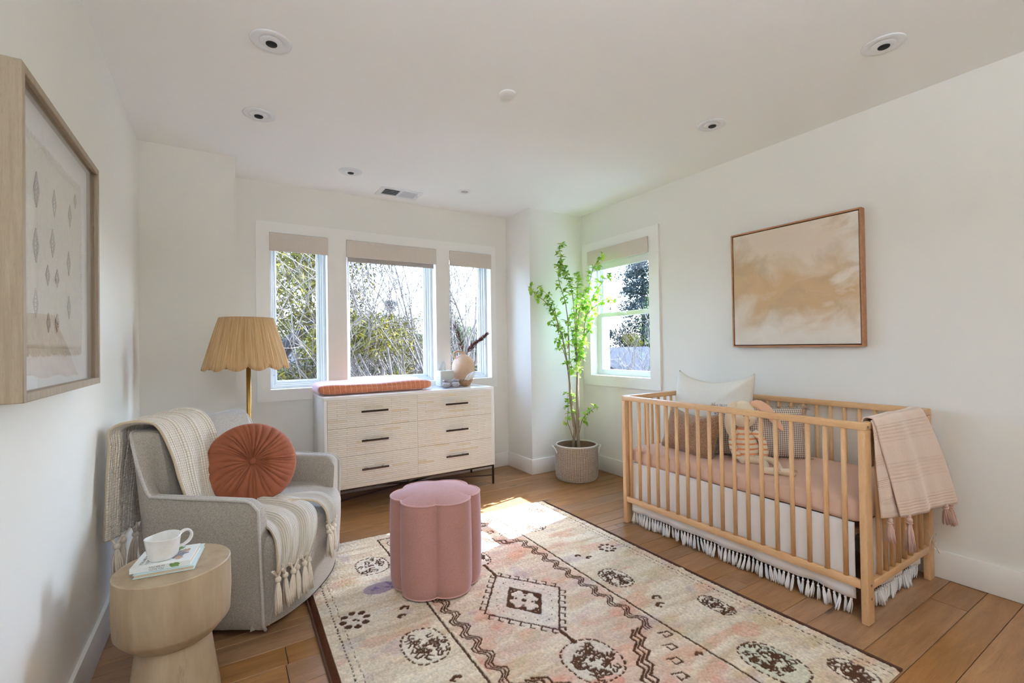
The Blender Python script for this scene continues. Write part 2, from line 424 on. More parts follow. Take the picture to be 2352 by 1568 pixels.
# ------------------------------------------------------------------ ceiling fittings
MT['bronze'] = plain('dark_bronze', '#33261e', .38, .75)
def downlight(x, y, label, tilt):
    e = tag(empty('downlight', (x, y, ZC)), label, 'ceiling light', 'eyeball downlights in the ceiling')
    MB().lathe([(.0, -.003), (.048, -.003), (.055, -.005), (.074, -.0055), (.078, -.003), (.078, -.0004), (0, -.0004)], 40, cap=False).build('trim_ring', 'whitemetal', e, True, angle=None)
    def eye(u, t):
        a = 2 * math.pi * u; b = t * math.pi * .5
        return (.044 * math.cos(a) * math.cos(b), .044 * math.sin(a) * math.cos(b), -.004 - .005 * math.sin(b))
    MB().grid(eye, 32, 8, True).build('eyeball', 'whitemetal', e, True)
    o = MB().lathe([(0, -.013), (.019, -.013), (.0215, -.011), (.0215, -.004)], 24, cap=False).build('aperture', 'black', e, True)
    o.rotation_euler = (0, 0, 0); o.location = (.004 * math.cos(tilt), .004 * math.sin(tilt), 0)
    return e
downlight(.177, 2.121, 'white eyeball downlight with black centre nearest the wall frame, largest on the left', 1)
downlight(.175, 2.819, 'white eyeball downlight above the armchair, second from the wall frame', 2)
downlight(.784, 3.414, 'small white eyeball downlight left of the ceiling vent', 1)
downlight(2.412, 1.657, 'white eyeball downlight above the painting side of the crib', 0)
downlight(2.405, .831, 'white eyeball downlight at the upper right, nearest the crib end', 0)
e = tag(empty('ceiling_cover', (1.216, 1.963, ZC)), 'plain flat white round cover plate in the middle of the ceiling', 'cover plate')
MB().lathe([(0, -.011), (.038, -.011), (.0405, -.009), (.0405, -.0045), (.034, -.004), (.034, -.0004)], 36, cap=False).build('disc', 'ceil', e, True)
MB().lathe([(.0, -.0035), (.034, -.0035), (.034, -.0004)], 24, cap=False).build('collar', 'black', e)
e = tag(empty('recessed_fitting', (1.682, 3.405, ZC)), 'small white recessed round fitting right of the ceiling vent', 'ceiling light')
MB().lathe([(.030, -.0008), (.034, -.004), (.050, -.005), (.053, -.003), (.053, -.0004)], 36, cap=False).build('trim_ring', 'whitemetal', e, True)
MB().lathe([(0, -.0006), (.031, -.0012)], 30, cap=False).build('lens', 'shade', e)
e = tag(empty('ceiling_vent', (1.235, 3.705, ZC)), 'white rectangular air register on the ceiling above the windows', 'vent')
mb = MB()
for b in ((-.172, .172, -.104, -.082), (-.172, .172, .06, .104), (-.172, -.135, -.082, .06), (.135, .172, -.082, .06), (-.012, .012, -.082, .06)):
    mb.bbox(b[0], b[1], b[2], b[3], -.007, -.0006, .0015, 1)
mb.build('frame', 'whitemetal', e, angle=40)
MB().box(-.135, .135, -.082, .06, -.0016, -.0006).build('duct_opening', 'black', e)
for side in (-1, 1):
    for k in range(11):
        x = side * .0735 - .0565 + k * .0113
        o = MB().box(-.0052, .0052, -.07, .07, -.0006, .0006).build('louvre', 'whitemetal', e)
        o.location = (x, -.011, -.0068); o.rotation_euler = (0, side * math.radians(48), 0)
for k in range(4):
    o = MB().box(-.06, .06, -.0008, .0008, -.0008, .0008).build('crossbar', 'whitemetal', e); o.location = (-.0735, -.066 + k * .0365, -.0024)
o = MB().bbox(-.003, .003, -.012, .012, -.012, 0, .001).build('damper_lever', 'whitemetal', e); o.location = (.147, -.02, -.006)

# added fill lamp shaped as a torchiere, unseen behind the viewer, brightens the ceiling
t = NT('fill_lamp_glass'); t.base('#f3eee4', .4); t.b.inputs['Emission Color'].default_value = (1, .93, .84, 1); t.b.inputs['Emission Strength'].default_value = 1.2; MT['fill_glass'] = t.m
e = tag(empty('fill_lamp', (.10, -.70, 0)), 'added bronze torchiere fill lamp, unseen behind the viewer', 'lamp')
MB().lathe([(0, 0), (.14, 0), (.145, .008), (.14, .02), (.02, .028), (.012, .04)], 40, cap=False).build('base', 'bronze', e, True)
MB().tube([(0, 0, .02), (0, 0, 1.66)], .012, 16).build('pole', 'bronze', e, True)
MB().lathe([(.0, 1.66), (.05, 1.665), (.14, 1.71), (.20, 1.78), (.197, 1.782), (.135, 1.716), (.05, 1.672), (0, 1.668)], 40, cap=False).build('bowl', 'bronze', e, True)
MB().ball((0, 0, 1.72), .04, 16, 10).build('bulb', 'fill_glass', e, True)
ll = bpy.data.lights.new('fill_lamp_light', 'AREA'); ll.shape = 'DISK'; ll.size = .34; ll.energy = 72; ll.color = (1, .96, .90)
lo = bpy.data.objects.new('fill_lamp_light', ll); COL.objects.link(lo); lo.parent = e; lo.location = (0, 0, 1.79); lo.rotation_euler = (math.pi, 0, 0)

# ------------------------------------------------------------------ dresser
MT['lacquer'] = plain('white_lacquer', '#f6f4ef', .16, spec=.55, coat=.3)
MT['edge'] = plain('cream_lacquer_edge', '#ece5d8', .35)
t = NT('bone_tile')
oi = t.n('ObjectInfo'); ge = t.n('NewGeometry')
rv = t.math('FRACT', t.math('ADD', t.math('MULTIPLY', oi.outputs['Random'], 5.37), ge.outputs['Random Per Island']))
cc = t.ramp(rv, [(0, '#eae4d8'), (.5, '#f0ebe0'), (.86, '#ece5d6'), (.94, '#e8dfcc'), (.98, '#e4d8be'), (1, '#dfcdaa')])
st = t.noise(t.coord('Object', (4, 60, 60), 5.), 4, 4)
cc = t.mix(t.math('MULTIPLY', t.ramp(st, [(.5, 0.), (.8, 1.)]), .18), cc, srgb('#c9ad7c'))
MT['tile'] = t.base(cc, .35, spec=.45)
MT['grout'] = plain('tile_joint', '#b3a58d', .8)
MT['bronze'] = plain('dark_bronze', '#33261e', .38, .75)
DX0, DX1, DY0, DY1, DZ0, DZ1 = .597, 1.967, 3.471, 3.918, .166, .830
dr = tag(empty('dresser', ((DX0 + DX1) / 2, (DY0 + DY1) / 2, 0)), 'white six-drawer dresser with bone-tile fronts and dark metal base', 'dresser')
dinv = Matrix.Translation(-Vector(dr.location))
def dpart(nm, m, mb, par=None, **k):
    o = mb.build(nm, m, par or dr, **k)
    if par is None: o.matrix_parent_inverse = dinv
    return o
dpart('top_panel', 'lacquer', MB().bbox(DX0, DX1, DY0 + .002, DY1, DZ1 - .024, DZ1, .002), angle=40)
dpart('side_panel', 'lacquer', MB().bbox(DX0, DX0 + .022, DY0 + .002, DY1, DZ0, DZ1 - .024, .001), angle=40)
dpart('side_panel', 'lacquer', MB().bbox(DX1 - .028, DX1, DY0 + .002, DY1, DZ0, DZ1 - .024, .001), angle=40)
dpart('bottom_panel', 'edge', MB().bbox(DX0 + .022, DX1 - .028, DY0 + .002, DY1, DZ0, DZ0 + .028, .001), angle=40)
dpart('back_panel', 'edge', MB().box(DX0 + .022, DX1 - .028, DY1 - .012, DY1 - .002, DZ0 + .028, DZ1 - .024))
dpart('divider', 'edge', MB().box(1.276, 1.282, DY0 + .004, DY1 - .012, DZ0 + .028, DZ1 - .024))
rows = [(.603, .806), (.399, .6015), (.195, .3975)]
cols = [(DX0 + .023, 1.2755), (1.2825, DX1 - .029)]
NR = 14
tile_meshes = {}
r2 = random.Random(5)
for ci, (xa, xb) in enumerate(cols):
    L = (xb - xa) / 5
    for ri, (za, zb) in enumerate(rows):
        d = empty('drawer', ((xa + xb) / 2, DY0, (za + zb) / 2)); d.parent = dr; d.matrix_parent_inverse = dinv
        wv, hv = xb - xa, zb - za
        MB().box(-wv / 2, wv / 2, .0045, .38, -hv / 2, hv / 2).build('drawer_box', 'grout', d)
        rh = hv / NR; bulk = MB()
        for k in range(NR):
            segs = [(j * L, (j + 1) * L) for j in range(5)] if k % 2 else [(0, L / 2)] + [(L / 2 + j * L, L * 1.5 + j * L) for j in range(4)] + [(4.5 * L, 5 * L)]
            for s0, s1 in segs:
                g = .0006; half = (s1 - s0) < L * .8
                cx, cz = -wv / 2 + (s0 + s1) / 2, -hv / 2 + (k + .5) * rh; dy = r2.uniform(-.0005, .0005)
                hx, hz = (s1 - s0) / 2 - g, rh / 2 - g
                if ci == 0:
                    key = (ci, half)
                    if key not in tile_meshes: tile_meshes[key] = MB().bbox(-hx, hx, 0, .0045, -hz, hz, .0005, 1).mesh('tile')
                    o = link('tile', tile_meshes[key], 'tile', d); o.location = (cx, dy, cz)
                else:
                    bulk.box(cx - hx, cx + hx, dy, dy + .0045, cz - hz, cz + hz)
        if ci: bulk.build('tiles', 'tile', d)['kind'] = 'stuff'
        # bar pull on two posts
        hx = (.946 if ci == 0 else 1.606) - (xa + xb) / 2; hz = (.714, .503, .295)[ri] - (za + zb) / 2
        h = MB().bbox(-.098, .098, -.034, -.024, -.0065, .0065, .0012, 1).build('handle', 'bronze', d, angle=40); h.location = (hx, 0, hz)
        for sx in (-.055, .055):
            # posts belong to the pull
            p = MB().tube([(sx, -.025, 0), (sx, .003, 0)], .0045, 10)
            k2 = p.build('handle_post', 'bronze', d, True); k2.location = (hx, 0, hz)
# metal base
b = .014
for x in (DX0 + .004, DX1 - .004 - b):
    for y in (DY0 + .01, DY1 - .01 - b):
        dpart('leg', 'bronze', MB().bbox(x, x + b, y, y + b, 0, DZ0 - .0005, .001, 1), angle=40)
cxm, cym = (DX0 + DX1) / 2, (DY0 + DY1) / 2
dpart('leg', 'bronze', MB().bbox(cxm - b / 2, cxm + b / 2, cym - b / 2, cym + b / 2, 0, DZ0 - .0005, .001, 1), angle=40)
mb = MB()
mb.bbox(DX0 + .018, DX1 - .018, DY0 + .01, DY0 + .022, DZ0 - .014, DZ0 - .001, .001, 1); mb.bbox(DX0 + .018, DX1 - .018, DY1 - .022, DY1 - .01, DZ0 - .014, DZ0 - .001, .001, 1)
mb.bbox(DX0 + .005, DX0 + .017, DY0 + .024, DY1 - .024, DZ0 - .014, DZ0 - .001, .001, 1); mb.bbox(DX1 - .017, DX1 - .005, DY0 + .024, DY1 - .024, DZ0 - .014, DZ0 - .001, .001, 1)
dpart('base_frame', 'bronze', mb, angle=40)
for ya, yb in ((DY0 + .017, DY1 - .017), (DY1 - .017, DY0 + .017)):
    dpart('cross_brace', 'bronze', MB().tube([(DX0 + .011, ya, .075), (cxm, cym, .075), (DX1 - .011, yb, .075)], .0075, 4), angle=40)

# ------------------------------------------------------------------ things on the dresser
t = NT('rust_muslin')
co = t.coord('Object', (1, 1, 1))
sx_ = t.n('SeparateXYZ'); t.set(sx_, 0, co)
ln = t.math('ABSOLUTE', t.math('SUBTRACT', t.math('FRACT', t.math('MULTIPLY', t.math('ADD', sx_.outputs[0], t.math('MULTIPLY', sx_.outputs[2], .12)), 26.)), .5))
ln2 = t.math('ABSOLUTE', t.math('SUBTRACT', t.math('FRACT', t.math('MULTIPLY', sx_.outputs[1], 26.)), .5))
cr = t.noise(t.coord('Object', (60, 9, 60)), 3, 3)
c = t.mix(t.ramp(cr, [(.35, 0.), (.7, 1.)]), srgb('#bd7049'), srgb('#cf8a66'))
c = t.mix(t.ramp(t.math('MINIMUM', ln, ln2), [(.018, 1.), (.03, 0.)]), c, srgb('#e7c3a8'))
t.base(c, .85, sheen=.9, spec=.3); t.bump(cr, .5, .004)
t.b.inputs['Sheen Tint'].default_value = (.9, .88, 1, 1)
MT['muslin'] = t.m
def pad(u, v):
    # closed rounded slab with raised long sides
    hx, hy, hz = .438, .172, .046
    a = 2 * math.pi * u; b_ = math.pi * (v - .5)
    sgn = lambda q, p: math.copysign(abs(q) ** p, q)
    cb = sgn(math.cos(b_) if abs(math.cos(b_)) > 1e-6 else 0, .35)
    x = hx * sgn(math.cos(a), .16) * cb; y = hy * sgn(math.sin(a), .22) * cb
    z = hz * sgn(math.sin(b_), .55)
    if z > 0:
        z *= (.84 + .30 * (min(1, abs(y) / hy) ** 2.5) + .30 * y / hy) * (1 - .08 * math.cos(x * 6 + .8)) 
        z += .004 * math.sin(x * 9 + y * 7)
    return (x, y, z)
pd = MB().grid(pad, 128, 40, True).build('changing_pad', 'muslin', None, True)
pd.location = (1.018, 3.742, .8765)
tag(pd, 'long changing pad in rust muslin cover with thin white lines on the dresser', 'changing pad')
# tissue box
MT['boxcover'] = plain('cream_resin', '#cfcdc0', .5, var=(6, .4), var_col='#c2c0af')
MT['tissue'] = plain('white_tissue', '#f3f5f7', .8)
e = tag(empty('tissue_box', (1.657, 3.80, DZ1)), 'cube tissue box cover in cream with a white tissue sticking out', 'tissue box')
mb = MB().bbox(-.0625, .0625, -.06, .06, .0005, .138, .010, 4)
mb.build('cover', 'boxcover', e, True)
def tis(u, v):
    a = (u - .5) * .075 * (1 - .55 * v); return (a - .02 + .012 * v + .012 * v * v, .012 * math.sin(u * 9) * (1 - .4 * v) + .004, .134 + .088 * v * (1 - .75 * (u - .22) ** 2 * (1 if u < .22 else 2.2)))
MB().grid(tis, 22, 12).build('tissue', 'tissue', e, True, solid=.0012)
# vase
t = NT('pale_terracotta'); nz = t.noise(t.coord(), 9, 4); t.base(t.mix(t.ramp(nz, [(.35, 0.), (.7, 1.)]), srgb('#d8b48f'), srgb('#e6cdb4')), .7); t.bump(t.noise(t.coord(), 60, 3), .2, .002)
MT['clay'] = t.m
e = tag(empty('vase', (1.846, 3.812, DZ1)), 'round pale clay vase with small handle holding two dried stems', 'vase')
prof = catmull([(.04, .0005), (.058, .012), (.09, .07), (.1045, .14), (.095, .205), (.062, .252), (.030, .272), (.0235, .283), (.026, .302)], 40)
prof = [tuple(p) for p in prof] + [(.022, .302), (.018, .285), (.018, .25)]
MB().lathe([(0, .0005)] + prof, 40, cap=False).build('vase_body', 'clay', e, True)
hp = catmull([(-.022, 0, .296), (-.05, 0, .303), (-.083, 0, .294), (-.094, 0, .270), (-.083, 0, .246), (-.064, 0, .240)], 22)
MB().tube(hp, .0095, 10).build('handle', 'clay', e, True)
# dried plumes
MT['plume'] = plain('dried_plume', '#6d3d2d', .85, var=(40, .7), var_col='#4a2b2c')
def plume(root, tip, bend, n, ln, label, spr):
    P = catmull([root, ((root[0] * .6 + tip[0] * .4) + bend * .5, root[1] * .6 + tip[1] * .4, root[2] * .55 + tip[2] * .45), tip], 40)
    mb = MB().tube(P, [.0022 - .0012 * i / 39 for i in range(40)], 5)
    rr = random.Random(label)
    for i in range(n):
        s = .26 + .74 * i / n; k = min(38, int(s * 39)); p = Vector(P[k]); d = (Vector(P[k + 1]) - p).normalized()
        q = d.orthogonal().normalized(); a = rr.uniform(0, 6.28)
        sd = (q * math.cos(a) + d.cross(q) * math.sin(a)); L = ln * (.55 + .6 * math.sin(math.pi * min(1, s * .95))) * rr.uniform(.75, 1.2)
        e1 = p + (d * .86 + sd * spr).normalized() * L
        wv = d.cross(sd) * .0042
        m1 = p.lerp(e1, .45)
        mb.add([p, m1 + wv + sd * .002, e1, m1 - wv + sd * .002, m1 + sd * .004], [(0, 1, 4), (0, 4, 3), (1, 2, 4), (4, 2, 3)])
    return mb
for root, tip, bend, lab, n_, sp_ in (((-.004, 0, .24), (-.085, -.012, .545), .025, 3, 95, .85), ((.006, 0, .24), (.245, -.015, .463), -.035, 4, 190, .45)):
    plume(root, tip, bend, n_, .056, lab, sp_).build('dried_stem', 'plume', e)
# booties
t = NT('knit_yarn'); co = t.coord('Object', (1, 1, 1))
wv = t.n('TexWave', wave_type='BANDS', bands_direction='Z'); t.set(wv, 'Vector', co); wv.inputs['Scale'].default_value = 34; wv.inputs['Distortion'].default_value = 2; wv.inputs['Detail'].default_value = 1
vo = t.n('TexVoronoi'); t.set(vo, 'Vector', co); vo.inputs['Scale'].default_value = 170
t.base(t.mix(t.math('MULTIPLY', wv.outputs[1], t.ramp(vo.outputs[0], [(.2, 1.), (.7, .2)])), srgb('#8d8080'), srgb('#e3dcd4')), .95, sheen=.3); t.bump(vo.outputs[0], .8, .003)
MT['yarn'] = t.m
MT['insole'] = plain('bootie_lining', '#a39a98', .95)
def bootie(x, y, rz, label):
    e = tag(empty('baby_bootie', (x, y, DZ1), rz), label, 'bootie', 'knitted baby booties on the dresser')
    def up(u, v):
        a = 2 * math.pi * u; b_ = math.pi * (v - .5) * .9999; sg = lambda q, p: math.copysign(abs(q) ** p, q)
        cb = math.cos(b_) ** .75; z = sg(math.sin(b_), .8) * (1 - .22 * (.5 + .5 * math.cos(a)))
        return (.004 + .060 * math.cos(a) * cb, .0345 * math.sin(a) * cb * (1 + .08 * math.cos(a)), max(.0012, .027 + (.024 if z > 0 else .026) * z))
    MB().grid(up, 30, 18, True).build('upper', 'yarn', e, True)
    for z_, r_, t_ in ((.049, .0255, .0075), (.060, .0245, .0065)):
        MB().tube([(-.026 + r_ * math.cos(k / 24 * 6.283), r_ * math.sin(k / 24 * 6.283), z_) for k in range(24)], t_, 8, closed=True).build('cuff', 'yarn', e, True)
    MB().lathe([(0, .05), (.022, .056)], 20, (-.026, 0, 0), cap=False).build('lining', 'insole', e)
    for s_ in (-1, 1):
        lp = catmull([(.004, 0, .055), (.014, s_ * .012, .058), (.016, s_ * .020, .050), (.006, s_ * .004, .053)], 12)
        MB().tube(lp, .0028, 6).build('bow', 'yarn', e, True)
    return e
bootie(1.594, 3.625, -2.05, 'tiny speckled knitted baby bootie beside the changing pad, left of the pair')
bootie(1.672, 3.612, -1.95, 'tiny speckled knitted baby bootie beside the wooden bowl, right of the pair')
# petal bowl
MT['bowlwood'] = wood('carved_wood', '#a98661', '#8d6b49', '#6a4c30', (12, 12, 30), .55)
e = tag(empty('petal_bowl', (1.785, 3.648, DZ1)), 'small carved wooden bowl with petal rim at the dresser right end', 'bowl')
def bowl(u, v):
    a = 2 * math.pi * u; lob = abs(math.sin(a * 4))
    if v < .5: t_ = v * 2; r = .022 + .042 * math.sin(t_ * 1.35) * (1 + .1 * lob * t_); z = .001 + .055 * t_ ** 1.3 + .008 * lob * t_
    else: t_ = 2 - v * 2; r = (.012 + .046 * math.sin(t_ * 1.35) * (1 + .1 * lob * t_)); z = .010 + .046 * t_ ** 1.3 + .008 * lob * t_
    return (r * math.cos(a), r * math.sin(a), z)
MB().grid(bowl, 64, 24, True).build('bowl', 'bowlwood', e, True)
MB().lathe([(0, .0005), (.022, .0015)], 24, cap=False).build('foot', 'bowlwood', e)
MT['muslin_cloth'] = plain('white_cloth', '#ece8e3', .9, var=(30, .5), var_col='#d7d1ca', bump=(80, .5, .004))
cl = MB()
def cloth(u, v):
    a = 2 * math.pi * u; L = v
    r = (.012 + .008 * math.sin(v * math.pi)) * (1 + .28 * math.sin(a * 3 + v * 5)) * (1 if v < .92 else (1 - v) / .08 * .9 + .1)
    ax = Vector((.005 + .105 * v, -.012 + .01 * v, .045 + .080 * v))
    d = Vector((.66, .1, .74)).normalized(); s1 = d.cross(Vector((0, 1, 0))).normalized(); s2 = d.cross(s1)
    p = ax + s1 * r * math.cos(a) + s2 * r * math.sin(a) * .8
    return tuple(p)
cl.grid(cloth, 36, 20, True)
o = cl.build('rolled_cloth', 'muslin_cloth', None, True); o.location = (1.765, 3.638, DZ1)
tag(o, 'rolled white cloth tucked into the wooden petal bowl', 'cloth')
# ------------------------------------------------------------------ crib
MT['beech'] = wood('beech', '#d6b081', '#c89f6d', '#ae8355', (9, 9, 1.2), .42, rand=4, bstr=.08)
MT['beech_y'] = wood('beech_rail', '#d6b081', '#c89f6d', '#ae8355', (9, 1.2, 9), .42, rand=4, bstr=.08)
MT['beech_x'] = wood('beech_end_rail', '#d6b081', '#c89f6d', '#ae8355', (1.2, 9, 9), .42, rand=4, bstr=.08)
MT['screw'] = plain('steel_screw', '#8d8578', .3, .9)
MT['sheet'] = plain('dusty_pink_sheet', '#cfae9a', .9, sheen=.12, spec=.2, var=(3, .4), var_col='#d8baa7', bump=(26, .35, .006))
MT['skirt'] = plain('white_cotton', '#f6f4f1', .9, sheen=.1, spec=.2, bump=(300, .2, .001))
KX0, KX1, KY0, KY1, KH = 2.2425, 2.9745, .867, 2.245, .834
cb = tag(empty('crib', ((KX0 + KX1) / 2, (KY0 + KY1) / 2, 0)), 'light beech crib with round spindles standing along the right wall', 'crib')
cinv = Matrix.Translation(-Vector(cb.location))
def cpart(nm, m, mb, **k):
    o = mb.build(nm, m, cb, **k); o.matrix_parent_inverse = cinv; return o
LW, LD = .058, .028
for x0 in (KX0, KX1 - LW):
    for y0 in (KY0, KY1 - LD):
        cpart('leg', 'beech', MB().bbox(x0, x0 + LW, y0, y0 + LD, .0, .8025, .004, 2), angle=40)
RT = .026
for x0 in (KX0, KX1 - RT):
    cpart('top_rail', 'beech_y', MB().bbox(x0, x0 + RT, KY0, KY1, .803, KH, .004, 2), angle=40)
    cpart('bottom_rail', 'beech_y', MB().bbox(x0 + .002, x0 + RT - .002, KY0 + LD + .0005, KY1 - LD - .0005, .141, .176, .003, 2), angle=40)
for y0 in (KY0, KY1 - RT):
    cpart('end_top_rail', 'beech_x', MB().bbox(KX0 + RT + .0005, KX1 - RT - .0005, y0, y0 + RT, .803, KH, .004, 2), angle=40)
    cpart('end_bottom_rail', 'beech_x', MB().bbox(KX0 + LW + .0005, KX1 - LW - .0005, y0 + .002, y0 + RT - .002, .137, .171, .003, 2), angle=40)
sp = MB().lathe([(.0102, 0), (.0102, .63)], 14).mesh('spindle')
sp.polygons.foreach_set('use_smooth', [len(p.vertices) == 4 for p in sp.polygons])
for x in (KX0 + RT / 2, KX1 - RT / 2):
    for k in range(18):
        o = link('spindle', sp, 'beech', cb); o.matrix_parent_inverse = cinv; o.location = (x, .952 + k * .0721, .175)
for y in (KY0 + RT / 2, KY1 - RT / 2):
    for k in range(8):
        o = link('spindle', sp, 'beech', cb); o.matrix_parent_inverse = cinv; o.location = (2.385 + k * .0662 - .0, y, .1725)
for z in (.815, .16, .105):
    mb = MB(); mb.tube([(KX0 + .03, KY0 + .002, z), (KX0 + .03, KY0 - .0012, z)], .0055, 12); cpart('bolt_head', 'screw', mb)
cpart('mattress_support', 'beech_y', MB().box(KX0 + .055, KX1 - .055, KY0 + .062, KY1 - .062, .345, .36))
# mattress in its fitted sheet
def mat_fn(u, v):
    a = 2 * math.pi * u; b_ = math.pi * (v - .5)
    sg = lambda q, p: math.copysign(abs(q) ** p, q)
    cbv = sg(max(1e-9, math.cos(b_)), .25)
    x = .343 * sg(math.cos(a), .12) * cbv; y = .659 * sg(math.sin(a), .08) * cbv; z = .058 * sg(math.sin(b_), .42)
    if z > .03: z += .004 * math.sin(x * 13 + 1) * math.sin(y * 9) + .004
    if abs(z) < .05: x *= 1 + .004 * math.sin(y * 40 + z * 60); y *= 1 + .002 * math.sin(x * 40)
    if z < -.03: z += .006 * math.sin(y * 16) * math.sin(y * 5 + 1)
    return (x, y, z)
o = MB().grid(mat_fn, 200, 36, True).build('crib_mattress', 'sheet', None, True)
o.location = ((KX0 + KX1) / 2, (KY0 + KY1) / 2, .4465)
tag(o, 'crib mattress in a dusty pink fitted sheet inside the crib', 'mattress')
# bed skirt with knotted fringe
sk = tag(empty('crib_skirt', ((KX0 + KX1) / 2, (KY0 + KY1) / 2, .38)), 'white cotton crib skirt with knotted fringe hanging below the mattress', 'bed skirt')
kinv = Matrix.Translation(-Vector(sk.location))
def panel(nm, p0, p1, nrm, z0, z1, seed):
    rr = random.Random(seed); ph = [rr.uniform(0, 6.28) for _ in range(5)]
    def fn(u, v):
        s = math.hypot(p1[0] - p0[0], p1[1] - p0[1]) * u
        w_ = (.0045 * math.sin(s * 21 + ph[0]) + .0035 * math.sin(s * 37 + ph[1] + 2 * v) + .0025 * math.sin(s * 63 + ph[2])) * (.25 + v)
        z = z1 + (z0 - z1) * v + .002 * math.sin(s * 23 + ph[3]) * v
        return (p0[0] + (p1[0] - p0[0]) * u + nrm[0] * w_, p0[1] + (p1[1] - p0[1]) * u + nrm[1] * w_, z)
    o = MB().grid(fn, 120, 12).build(nm, 'skirt', sk, True, solid=.0015); o.matrix_parent_inverse = kinv
panel('front_panel', (2.279, 2.197), (2.279, .926), (-1, 0), .080, .402, 1)
panel('rear_panel', (2.936, 2.195), (2.936, .928), (1, 0), .080, .396, 2)
panel('end_panel', (2.305, .912), (2.90, .912), (0, -1), .080, .396, 3)
panel('end_panel', (2.305, 2.200), (2.90, 2.200), (0, 1), .080, .396, 4)
def tassel_mesh(seed, L=.074):
    rr = random.Random(seed); mb = MB()
    mb.ball((0, 0, -.010), .0058, 8, 6)
    mb.tube([(0, 0, .004), (.001, 0, -.006)], .0022, 5)
    bx, by = rr.uniform(-.018, .018), rr.uniform(-.006, .006)
    for k in range(11):
        a = rr.uniform(0, 6.28); r = rr.uniform(.002, .0068)
        P = catmull([(0, 0, -.008), (r * math.cos(a) + bx * .3, r * math.sin(a) + by * .3, -L * .45), (bx * rr.uniform(.6, 1.3) + r * 1.3 * math.cos(a), by + r * 1.3 * math.sin(a), -L * rr.uniform(.92, 1.05))], 6)
        mb.tube(P, [.0027, .003, .003, .0029, .0026, .0015], 4)
    return mb.mesh('tassel')
tm = [tassel_mesh(k) for k in range(6)]
for m_ in tm: m_.polygons.foreach_set('use_smooth', [True] * len(m_.polygons))
rr = random.Random(11)
def fringe(p0, p1, n):
    for k in range(n):
        u = (k + .5) / n
        o = link('tassel', rr.choice(tm), 'skirt', sk); o.matrix_parent_inverse = kinv
        o.location = (p0[0] + (p1[0] - p0[0]) * u, p0[1] + (p1[1] - p0[1]) * u, .0785); o.rotation_euler = (0, 0, rr.uniform(0, 6.28))
fringe((2.281, 2.195), (2.281, .935), 58); fringe((2.31, .912), (2.90, .912), 27); fringe((2.31, 2.200), (2.90, 2.200), 27)
# ------------------------------------------------------------------ pillows in the crib
def pillow_mb(w_, h_, T, pinch=.07, seed=0, n=44, sag=0.0, ears=0.0):
    rr = random.Random(seed); ph = [rr.uniform(0, 6.28) for _ in range(6)]
    def side(sg):
        def fn(u, v):
            a, b_ = 2 * u - 1, 2 * v - 1
            x = w_ / 2 * a * (1 - pinch * (1 - b_ * b_)); z = h_ / 2 * b_ * (1 - pinch * (1 - a * a))
            x *= 1 - .045 * abs(b_) ** 7; z *= 1 - .045 * abs(a) ** 7
            if b_ > 0: z -= sag * b_ * (1 - abs(a) ** 1.6) - ears * b_ * abs(a) ** 6
            y = sg * T / 2 * (max(0, (1 - a ** 8)) * max(0, (1 - b_ ** 8))) ** .5 * (1 - .55 * max(abs(a), abs(b_)) ** 2.2)
            y += sg * .006 * math.sin(a * 5 + ph[0]) * math.sin(b_ * 4 + ph[1]) * (1 - a * a) * (1 - b_ * b_)
            rd = abs(a) * abs(b_); y *= 1 - .1 * math.sin((a - b_) * 9 + ph[2]) * rd
            return (x, y, z)
        return fn
    mb = MB().grid(side(-1), n, n).grid(side(1), n, n)
    return mb
def orient(o, c, right, up):
    r = Vector(right).normalized(); u = Vector(up); u = (u - r * u.dot(r)).normalized(); f = u.cross(r)   # local x=right, z=up, y=back
    o.matrix_world = Matrix(((r.x, f.x, u.x, c[0]), (r.y, f.y, u.y, c[1]), (r.z, f.z, u.z, c[2]), (0, 0, 0, 1)))
    return o
def fuse(o):
    bm = bmesh.new(); bm.from_mesh(o.data); bmesh.ops.remove_doubles(bm, verts=bm.verts[:], dist=.0004); bmesh.ops.recalc_face_normals(bm, faces=bm.faces[:]); bm.to_mesh(o.data); bm.free()
    o.data.polygons.foreach_set('use_smooth', [True] * len(o.data.polygons)); return o
MT['white_linen'] = fabric('white_linen', '#eae6db', '#dcd6c8', 380, .25, .1)
MT['white_linen'].node_tree.nodes['Principled BSDF'].inputs['Roughness'].default_value = .95
t = NT('brown_boucle'); vo = t.n('TexVoronoi'); t.set(vo, 'Vector', t.coord()); vo.inputs['Scale'].default_value = 210
t.base(t.mix(t.ramp(vo.outputs[0], [(.1, 1.), (.75, 0.)]), srgb('#8a6748'), srgb('#b8926c')), .95, sheen=.4); t.bump(vo.outputs[0], 1, .004); MT['boucle'] = t.m
t = NT('brown_gingham'); co = t.coord('Object'); s_ = t.n('SeparateXYZ'); t.set(s_, 0, co)
ga = t.math('GREATER_THAN', t.math('FRACT', t.math('MULTIPLY', s_.outputs[0], 92)), .5); gb = t.math('GREATER_THAN', t.math('FRACT', t.math('MULTIPLY', s_.outputs[2], 92)), .5)
t.base(t.mix(t.math('MULTIPLY', t.math('ADD', ga, gb), .5), srgb('#e2d8c8'), srgb('#6b5145')), .9, sheen=.2); MT['gingham'] = t.m
MT['fringe_brown'] = plain('gingham_fringe', '#b6a48f', .95, var=(60, .8), var_col='#6f584a')
o = fuse(pillow_mb(.575, .475, .165, .05, 1, sag=.045, ears=.03).build('white_pillow', 'white_linen', None, True))
orient(o, (2.70, 1.905, .735), (0, -1, 0), (.20, 0, .98))
tag(o, 'large white linen pillow standing against the rear rail of the crib', 'pillow')
